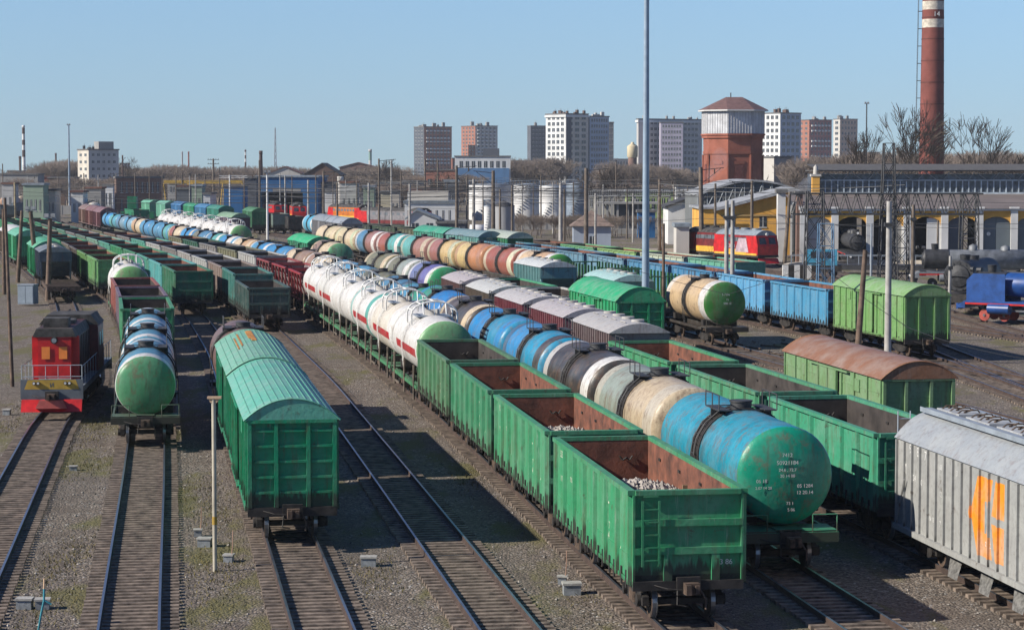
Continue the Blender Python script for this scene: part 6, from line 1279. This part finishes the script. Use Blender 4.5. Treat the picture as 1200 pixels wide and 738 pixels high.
r=root('equipment_cabinet','grey steel equipment cabinet beside the flat wagon','cabinet',tuple(G(33,358)),R(-12)); q=MB(); q.box(-.75,.75,-.55,.55,.15,1.85); q.obj('housing',[simple('cabinet_paint',(.24,.29,.34),.5,var=.15)],r); q=MB(); q.box(-.7,-.02,-.575,-.553,.25,1.78); q.obj('door',[simple('cabinet_paint',(.24,.29,.34),.5)],r); q=MB(); q.box(.02,.7,-.575,-.553,.25,1.78); q.obj('door',[simple('cabinet_paint',(.24,.29,.34),.5)],r); q=MB(); q.box(-.8,.8,-.6,.6,1.852,1.93); q.obj('roof',[GREYMET],r)
# debris heap and old rails between tracks
q=MB(); rnd=random.Random(5)
for i in range(60):
    p=G(rnd.uniform(860,1010),rnd.uniform(398,432)); a=rnd.uniform(-.4,.4)-1.4; l=rnd.uniform(.4,2.5); d=Vector((math.cos(a),math.sin(a),0))*l; q.cyl(p+Vector((0,0,.06)),p+d+Vector((0,0,.08)),.05,4)
tag(q.obj('scrap_debris',[BROWNGEAR]),'rusty scrap strewn on the ground below the beige tank','scrap',kind='stuff')
q=MB(); rnd=random.Random(9)
for i in range(2600):
    D=rnd.uniform(58,140); x=rnd.uniform(-.235*D,.235*D); s_=rnd.uniform(.03,.075)
    vs=[(x+s_*a*rnd.uniform(.7,1.3),D+s_*b*rnd.uniform(.7,1.3),.02+s_*c*rnd.uniform(.5,1)) for a,b,c in ((1,0,0),(-1,0,0),(0,1,0),(0,-1,0),(0,0,1))]
    q.add(vs,[(0,2,4),(2,1,4),(1,3,4),(3,0,4)],0)
tag(q.obj('loose_stones',[simple('loose_stone',(.30,.27,.235),.95,var=.6,scale=3)]),'loose ballast stones strewn between the tracks','stones',kind='stuff')
# tufts of dry grass along the track edges
m=simple('dry_grass',(.15,.125,.045),.95,var=.4,scale=.5); q=MB(); rnd=random.Random(12)
spots=[(95,500,14),(110,545,10),(62,668,8),(100,645,5),(235,575,12),(262,600,10),(262,690,14),(250,660,8),(438,672,8),(60,716,6),(105,500,10),(90,520,12),(640,598,8),(700,690,8),(1150,445,16),(1140,390,8),(55,470,10),(15,500,10),(1100,420,10),(560,560,6)]
for px,py,sp in spots:
    c=G(px,py)
    for i in range(420):
        x=c.x+rnd.gauss(0,.45+sp*.02); y=c.y+rnd.gauss(0,1.6+sp*.12); h=rnd.uniform(.04,.13); a=rnd.uniform(0,3.14); dx,dy=.02*math.cos(a),.02*math.sin(a); lx,ly=rnd.gauss(0,.05),rnd.gauss(0,.05)
        q.add([(x-dx,y-dy,0),(x+dx,y+dy,0),(x+lx,y+ly,h)],[(0,1,2)],0)
tag(q.obj('dry_grass',[m]),'short mossy dry grass along the track edges','grass',kind='stuff')
# ---------- steam locomotives ----------
SBLU=simple('loco_blue',(.015,.07,.26),.4,var=.25); SBLK=simple('smokebox_black',(.04,.04,.042),.55,var=.4,scale=3); SGR=simple('boiler_grey',(.20,.21,.22),.5,var=.3); WRED=simple('wheel_red',(.42,.07,.05),.6,var=.3)
def steam(label,loc,rz,boiler,smoke,defl=None,full=True,cabm=None,wm=WRED,star=False):
    r=root('steam_locomotive',label,'steam locomotive',loc,rz); q=MB(); q.lathe([(-7.0,.01),(-7,1.0),(4.0,.95)],28,'x',(0,0,2.85)); q.obj('boiler',[boiler],r)
    q=MB(); q.lathe([(4.001,1.0),(6.4,1.0),(6.5,.95),(6.52,.7),(6.62,.65),(6.7,.3),(6.75,.01)],28,'x',(0,0,2.85),sm=False); q.box(6.3,6.9,-1.3,1.3,1.2,1.7); q.tube([(6.78,-.55,2.85),(6.78,.55,2.85)],.05,4); q.cyl((6.3,0,3.95),(6.7,0,3.95),.22,12); q.tube([(6.66,0,2.2),(6.66,0,3.5)],.03,4); q.obj('smokebox',[smoke],r)
    q=MB(); q.cyl((5.4,0,3.8),(5.4,0,4.4),.32,14,r2=.38); q.obj('chimney',[smoke],r); q=MB(); q.lathe([(3.7,.45),(4.2,.4),(4.4,.01)],14,'z',(1.6,0,0)); q.lathe([(3.7,.5),(4.1,.45),(4.3,.01)],14,'z',(-1.6,0,0)); q.obj('dome',[boiler],r)
    q=MB(); q.box(-7.2,7.0,-1.5,1.5,1.45,1.6); q.prism([(7,1.6),(7.6,1.25),(7.6,1.0),(7,1.0)][::-1],-1.5,1.5,0,'y'); q.box(7.6,7.75,-1.5,1.5,.9,1.35); q.obj('running_board',[boiler],r)
    q=MB()
    for y in(-1.45,1.45): q.box(-7.2,7.0,y-.03,y+.03,1.3,1.45); 
    q.obj('red_edge_stripe',[RED],r); q=MB(); q.prism([(7.1,.95),(7.75,.95),(8.2,.3),(7.3,.3)][::-1],-1.35,1.35,0,'y'); q.obj('cow_catcher',[wm],r)
    if defl:
        for s in(-1,1): q=MB(); q.prism([(3.6,1.6),(6.9,1.6),(6.9,3.2),(6.3,3.75),(3.6,3.75)][::-1],s*1.42-.03,s*1.42+.03,0,'y'); q.obj('smoke_deflector',[defl],r)
    q=MB(); q.prism([(-1.5,1.6),(1.5,1.6),(1.5,3.6),(.9,4.25),(-.9,4.25),(-1.5,3.6)],-9.4,-7.0,0); c=q.obj('cab',[cabm or boiler],r)
    for s in(-1.503,1.503): q=MB(); q.box(-8.9,-7.6,s-.01,s+.01,2.7,3.45); q.obj('cab_window',[GLASS],c)
    q=MB(); q.cyl((7.0,0,4.0),(7.25,0,4.0),.2,14); q.cyl((7.251,0,4.0),(7.26,0,4.0),.15,14,1); q.tube([(6.9,0,3.85),(6.5,0,3.6)],.04,4); q.obj('headlamp',[SBLK,WHITEP],r)
    for x,R_ in ((-5,.85),(-3.1,.85),(-1.2,.85),(.7,.85),(5.6,.45),(3.9,.45)):
        for s in(-1,1):
            q=MB(); q.cyl((x,s*.78,R_),(x,s*.9,R_),R_,20,0); q.cyl((x,s*.9,R_),(x,s*.97,R_),R_*.25,10,1); q.lathe([(0,0)],3) if False else None; q.obj('driving_wheel' if R_>.5 else 'leading_wheel',[wm,STEEL],r)
    for s in(-1,1):
        q=MB(); q.cyl((3.2,s*1.35,1.0),(5.0,s*1.35,1.0),.42,14); q.obj('cylinder_block',[boiler],r); q=MB(); q.box(-5,3.2,s*1.08-.04,s*1.08+.04,.8,.95); q.obj('coupling_rod',[STEEL],r)
    if star: q=MB(); pts=[(math.cos(math.pi/2+i*math.pi/5)*(.3 if i%2==0 else .12),math.sin(math.pi/2+i*math.pi/5)*(.3 if i%2==0 else .12)) for i in range(10)]; q.add([(6.77,a,2.85+b) for a,b in pts],[tuple(range(10))]); q.obj('star',[RED],r)
    for y in(-.9,.9): q=MB(); q.cyl((7.76,y,1.12),(7.9,y,1.12),.13,10); q.obj('buffer_lamp',[WHITEP],r)
    return r
p=G(1143,372,RZ); hdg=math.atan2(.62,-.80); r=steam('blue steam locomotive with a black smokebox and blue smoke deflectors',(p.x+4.9,p.y-6.6,RZ),hdg,SBLU,SBLK,SBLU,wm=WRED)
for o in list(r.children):
    if o.name.split('.')[0] in('cow_catcher',): bpy.data.objects.remove(o)
r=root('steam_locomotive','black steam locomotive front with a big round smokebox touching the blue one','steam locomotive',(xat(1138,196),196,RZ),math.atan2(-1,-.5)); q=MB(); q.lathe([(-5.5,.01),(-5.5,1.25),(2.2,1.3)],28,'x',(0,0,3.0)); q.obj('boiler',[SBLK],r)
q=MB(); q.lathe([(2.201,1.34),(3.4,1.34),(3.5,1.25),(3.5,.95),(3.62,.9),(3.75,.4),(3.8,.01)],28,'x',(0,0,3.0),sm=False); 
for a in np.arange(0,6.2,.5): q.cyl((3.5,1.12*math.cos(a),3+1.12*math.sin(a)),(3.58,1.12*math.cos(a),3+1.12*math.sin(a)),.05,5)
q.tube([(3.85,-.7,3.0),(3.85,.7,3.0)],.05,4); q.obj('smokebox',[SBLK],r); q=MB(); q.cyl((1.6,0,4.2),(1.6,0,4.75),.38,14,r2=.45); q.cyl((-1,0,4.1),(-1,0,4.6),.5,14); q.obj('chimney',[SBLK],r)
q=MB(); q.box(-5.5,4.2,-1.5,1.5,1.35,1.5); q.box(4.2,4.4,-1.5,1.5,.8,1.4); q.box(1.0,3.4,-1.45,-1.0,.5,1.34); q.box(1.0,3.4,1.0,1.45,.5,1.34); q.tube([(4.2,-1,1.5),(3.5,-1,2.4),(3.5,-1.3,3.2)],.04,4); q.tube([(4.2,1,1.5),(3.5,1,2.4)],.04,4); q.obj('running_board',[BLACK],r)
for x in(-4,-2.2,-.4): 
    for s_ in(-1,1): q=MB(); q.cyl((x,s_*.78,.75),(x,s_*.95,.75),.75,18); q.cyl((x,s_*.951,.75),(x,s_*1.0,.75),.2,10,1); q.obj('driving_wheel',[BLACK,WRED],r)
p=AT(1096,300,228); steam('grey steam locomotive with a pale green cab behind the blue one',(xat(1160,232),232,RZ),math.pi-.12,SGR,SBLK,None,cabm=wall('pale_green_cab',(.42,.52,.30)),wm=SBLK)
steam('black steam locomotive facing out of the second depot arch',(xat(999,291)+.0,291,RZ),-math.pi/2-.05,SBLK,SBLK,None,wm=SBLK)
r=root('track_machine','small light blue track machine beside the first depot arch','track machine',(xat(961,255),255,RZ),-.1); q=MB(); q.box(-2.4,2.4,-1.3,1.3,.6,1.3); q.obj('chassis',[BLACK],r); q=MB(); q.box(-1.5,1.9,-1.2,1.2,1.301,3.0); q.obj('cab',[simple('sky_paint',(.06,.30,.45),.5)],r)
for x in(-1.5,1.5): q=MB(); q.cyl((x,-1.0,.45),(x,1.0,.45),.45,14); q.obj('wheel',[BLACK],r)
q=MB(); q.box(-1.0,1.4,-1.22,-1.201,2.1,2.8); q.obj('windscreen',[GLASS],r)
# ---------- bare trees ----------
BARK=simple('bark',(.11,.085,.065),.95,var=.3); TWIG=simple('twigs',(.13,.10,.075),.95,var=.3)
def branches(rnd,h,levels=5,spread=.5,trunk=.35,upw=.25,kids=(3,4)):
    """list of (a,b,ra,rb,level)"""
    out=[]
    def grow(p,d,l,r_,lv):
        segs=3 if lv<2 else 2; q=p; 
        for s in range(segs):
            d=(d+Vector((rnd.gauss(0,.12),rnd.gauss(0,.12),rnd.gauss(.03,.06)))).normalized(); n=q+d*l/segs; r2=r_*(1-.32/segs*(s+1)); out.append((q,n,r_,r2,lv)); q=n; r_=r2
            if lv<levels and s>0 or (lv==0 and s>=1):
                for _ in range(rnd.choice((1,2))):
                    a=rnd.uniform(0,6.28); e=(d*.75+Vector((math.cos(a),math.sin(a),upw))*spread*rnd.uniform(.8,1.5)).normalized(); grow(q,e,l*rnd.uniform(.55,.8),r_*.55,lv+1)
        if lv<levels:
            for _ in range(rnd.choice(kids)-1):
                a=rnd.uniform(0,6.28); e=(d+Vector((math.cos(a),math.sin(a),upw*.6))*spread).normalized(); grow(q,e,l*rnd.uniform(.6,.85),r_*.65,lv+1)
    grow(Vector((0,0,0)),Vector((0,0,1)),h*.3,trunk,0); return out
def bare_tree(label,px,yt,D,seed,levels=5,spread=.5,trunk=.35,lim=None):
    H=zat(yt,D); rnd=random.Random(seed); br=branches(rnd,H,levels,spread,trunk); zm=max(b[1].z for b in br); k=H/zm
    r=root('bare_tree',label,'tree',(xat(px,D),D,0)); t=MB(); c=MB()
    for a,b,ra,rb,lv in br: (t if lv<=1 else c).cyl(a*k,b*k,max(ra*1.2,.042),5 if lv<2 else 3,0,r2=max(rb*1.2,.035),caps=False)
    t.obj('trunk',[BARK],r); c.obj('crown',[TWIG],r)
bare_tree('tall bare tree in front of the brick chimney, behind the depot',1043,116,400,3,4,.36,.40); bare_tree('bare tree just beside the brick chimney',1078,140,415,8,4,.34,.30); bare_tree('bare tree standing alone beyond the depot roof',1157,130,400,21,4,.40,.36)
bare_tree('slim bare tree at the far side of the tall bare one',1018,150,420,52,4,.34,.3); bare_tree('bare tree at the right end of the depot roof',1190,170,420,53,4,.4,.3); bare_tree('bare tree against the beige tower blocks',716,196,520,5,4,.5,.25); bare_tree('small bare tree beside the cream water tower',728,192,560,15,4,.5,.25); bare_tree('bare tree above the white office',510,200,600,31,4,.5,.25)
bare_tree('thin bare tree behind the vaulted hall',905,205,380,41,4,.5,.2); bare_tree('bare tree over the gabled house',448,186,760,45,4,.5,.25); bare_tree('bare tree behind the grain building',141,182,900,46,4,.5,.25); bare_tree('bare tree beside the red water tower block',938,196,560,47,4,.5,.25)
tmpl=[]
for sd in range(7):
    rnd=random.Random(100+sd); br=branches(rnd,10,4,.55,.16); zm=max(b[1].z for b in br); tmpl.append([(a/zm,b/zm,ra,rb,lv) for a,b,ra,rb,lv in br])
def mesh_tri(br):
    V=[];Fc=[]
    for a,b,ra,rb,lv in br:
        d=(b-a).normalized(); u=d.orthogonal().normalized(); w=d.cross(u); s=[1.8,1.2,1.0,1.0,1.0,1][lv]; o=len(V)
        for j in range(3):
            t=2.09*j; q=u*math.cos(t)+w*math.sin(t); V.append(a+q*max(ra*.09,.0026)*s); V.append(b+q*max(rb*.09,.0024)*s)
        for j in range(3): Fc.append((o+2*j,o+2*((j+1)%3),o+2*((j+1)%3)+1,o+2*j+1))
    return np.array([tuple(v) for v in V]),np.array(Fc)
TM=[mesh_tri(t) for t in tmpl]
def wood(label,pa,pb,ytops,D,n,seed,depth=60,mat=None,name='bare_woodland'):
    rnd=random.Random(seed); VV=[];FF=[];o=0
    for i in range(n):
        f=rnd.random(); px=pa+(pb-pa)*f; d=D+rnd.uniform(0,depth); yt=np.interp(px,[p for p,_ in ytops],[y for _,y in ytops])+abs(rnd.gauss(0,4.5)); H=max(4,zat(yt,d)); V,Fc=TM[rnd.randrange(7)]; a=rnd.uniform(0,6.28); c,s=math.cos(a),math.sin(a); P=V.copy()*H; w=rnd.uniform(.8,1.15)
        X=(P[:,0]*c-P[:,1]*s)*w+xat(px,d); Y=(P[:,0]*s+P[:,1]*c)*w+d; VV.append(np.stack([X,Y,P[:,2]],1)); FF.append(Fc+o); o+=len(V)
    V=np.concatenate(VV); Fc=np.concatenate(FF); me=bpy.data.meshes.new(name); me.vertices.add(len(V)); me.vertices.foreach_set('co',V.ravel()); me.loops.add(Fc.size); me.loops.foreach_set('vertex_index',Fc.ravel()); me.polygons.add(len(Fc)); me.polygons.foreach_set('loop_start',np.arange(0,Fc.size,4)); me.polygons.foreach_set('loop_total',np.full(len(Fc),4)); me.update(); me.materials.append(mat or TWIG)
    tag(link(name,me),label,'woodland',kind='stuff')
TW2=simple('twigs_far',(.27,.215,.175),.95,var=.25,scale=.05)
wood('bare brown woodland beyond the grey depot',35,90,[(35,200),(55,187),(90,185)],900,60,1,mat=TW2)
wood('bare woodland at the far left edge of the yard',-520,35,[(-520,190),(35,197)],850,170,12,mat=TW2)
wood('bare woodland behind the yellow crane and brick works',128,300,[(128,188),(160,195),(200,190),(250,194),(300,192)],950,130,2,mat=TW2)
wood('bare woodland behind the blue engine shed',290,480,[(290,196),(340,192),(400,198),(450,190),(480,196)],900,120,3,mat=TW2)
wood('bare woodland between the tower blocks and the high-rise',560,660,[(560,190),(600,184),(640,182)],900,80,4,mat=TW2)
wood('bare woodland between the high-rise and the red water tower',700,830,[(700,190),(730,186),(830,200)],820,80,5,mat=TW2)
wood('bare woodland behind the depot roof',925,1230,[(925,190),(960,180),(1000,176),(1040,172),(1100,178),(1150,174),(1230,176)],560,190,6,80,mat=TW2)
wood('bare scrub below the tower blocks',475,560,[(475,204),(560,202)],760,60,7,mat=TW2)
wood('low bare scrub behind the locomotives',375,540,[(375,214),(540,212)],600,110,8,60,mat=TW2)
wood('low bare scrub beyond the far yard',0,380,[(0,207),(380,205)],700,170,9,90,mat=TW2)
wood('low bare scrub around the tank farm',560,830,[(560,212),(830,214)],640,130,10,60,mat=TW2)
wood('low bare bushes by the yard hut',600,760,[(600,256),(700,262),(760,262)],400,50,11,25,mat=TW2)
# steam plumes are thin volumes where locomotives vent
def steam_puff(label,px,py,D,sx,sz,dens):
    bpy_m=bpy.data.meshes.new('steam_cloud'); import bmesh; bm=bmesh.new(); rnd=random.Random(4)
    for i in range(5):
        g=bmesh.ops.create_icosphere(bm,subdivisions=2,radius=1.0); t=i/4
        for v in g['verts']: v.co=Vector((v.co.x*sx*(.5+.6*t)+sx*1.2*(t-.5),v.co.y*sx*.6,v.co.z*sz*(.45+.4*t)+sz*1.0*(t-.5)))
    bm.to_mesh(bpy_m); bm.free(); m=bpy.data.materials.new('steam_vapour'); m.use_nodes=True; nt=m.node_tree; nt.nodes.remove(nt.nodes['Principled BSDF']); v=N(nt,'VolumePrincipled'); v.inputs['Density'].default_value=dens; v.inputs['Color'].default_value=(.9,.9,.95,1); nt.links.new(v.outputs[0],nt.nodes['Material Output'].inputs[1]); bpy_m.materials.append(m)
    o=link('steam_cloud',bpy_m); o.location=AT(px,py,D); tag(o,label,'steam',kind='stuff')
steam_puff('white steam drifting over the ochre workshop and depot',948,222,330,3.0,1.6,.16)
steam_puff('faint steam rising beside the red water tower',838,196,340,1.2,2.2,.14)
# ---------- haze ----------
HZ=True
if HZ:
    q=MB(); q.box(-1500,1500,-30,2900,-1,75); m=bpy.data.materials.new('haze_air'); m.use_nodes=True; nt=m.node_tree; nt.nodes.remove(nt.nodes['Principled BSDF']); v=N(nt,'VolumePrincipled'); v.inputs['Density'].default_value=.00010; v.inputs['Color'].default_value=(.82,.88,.95,1); nt.links.new(v.outputs[0],nt.nodes['Material Output'].inputs[1])
    tag(q.obj('haze',[m]),kind='stuff')
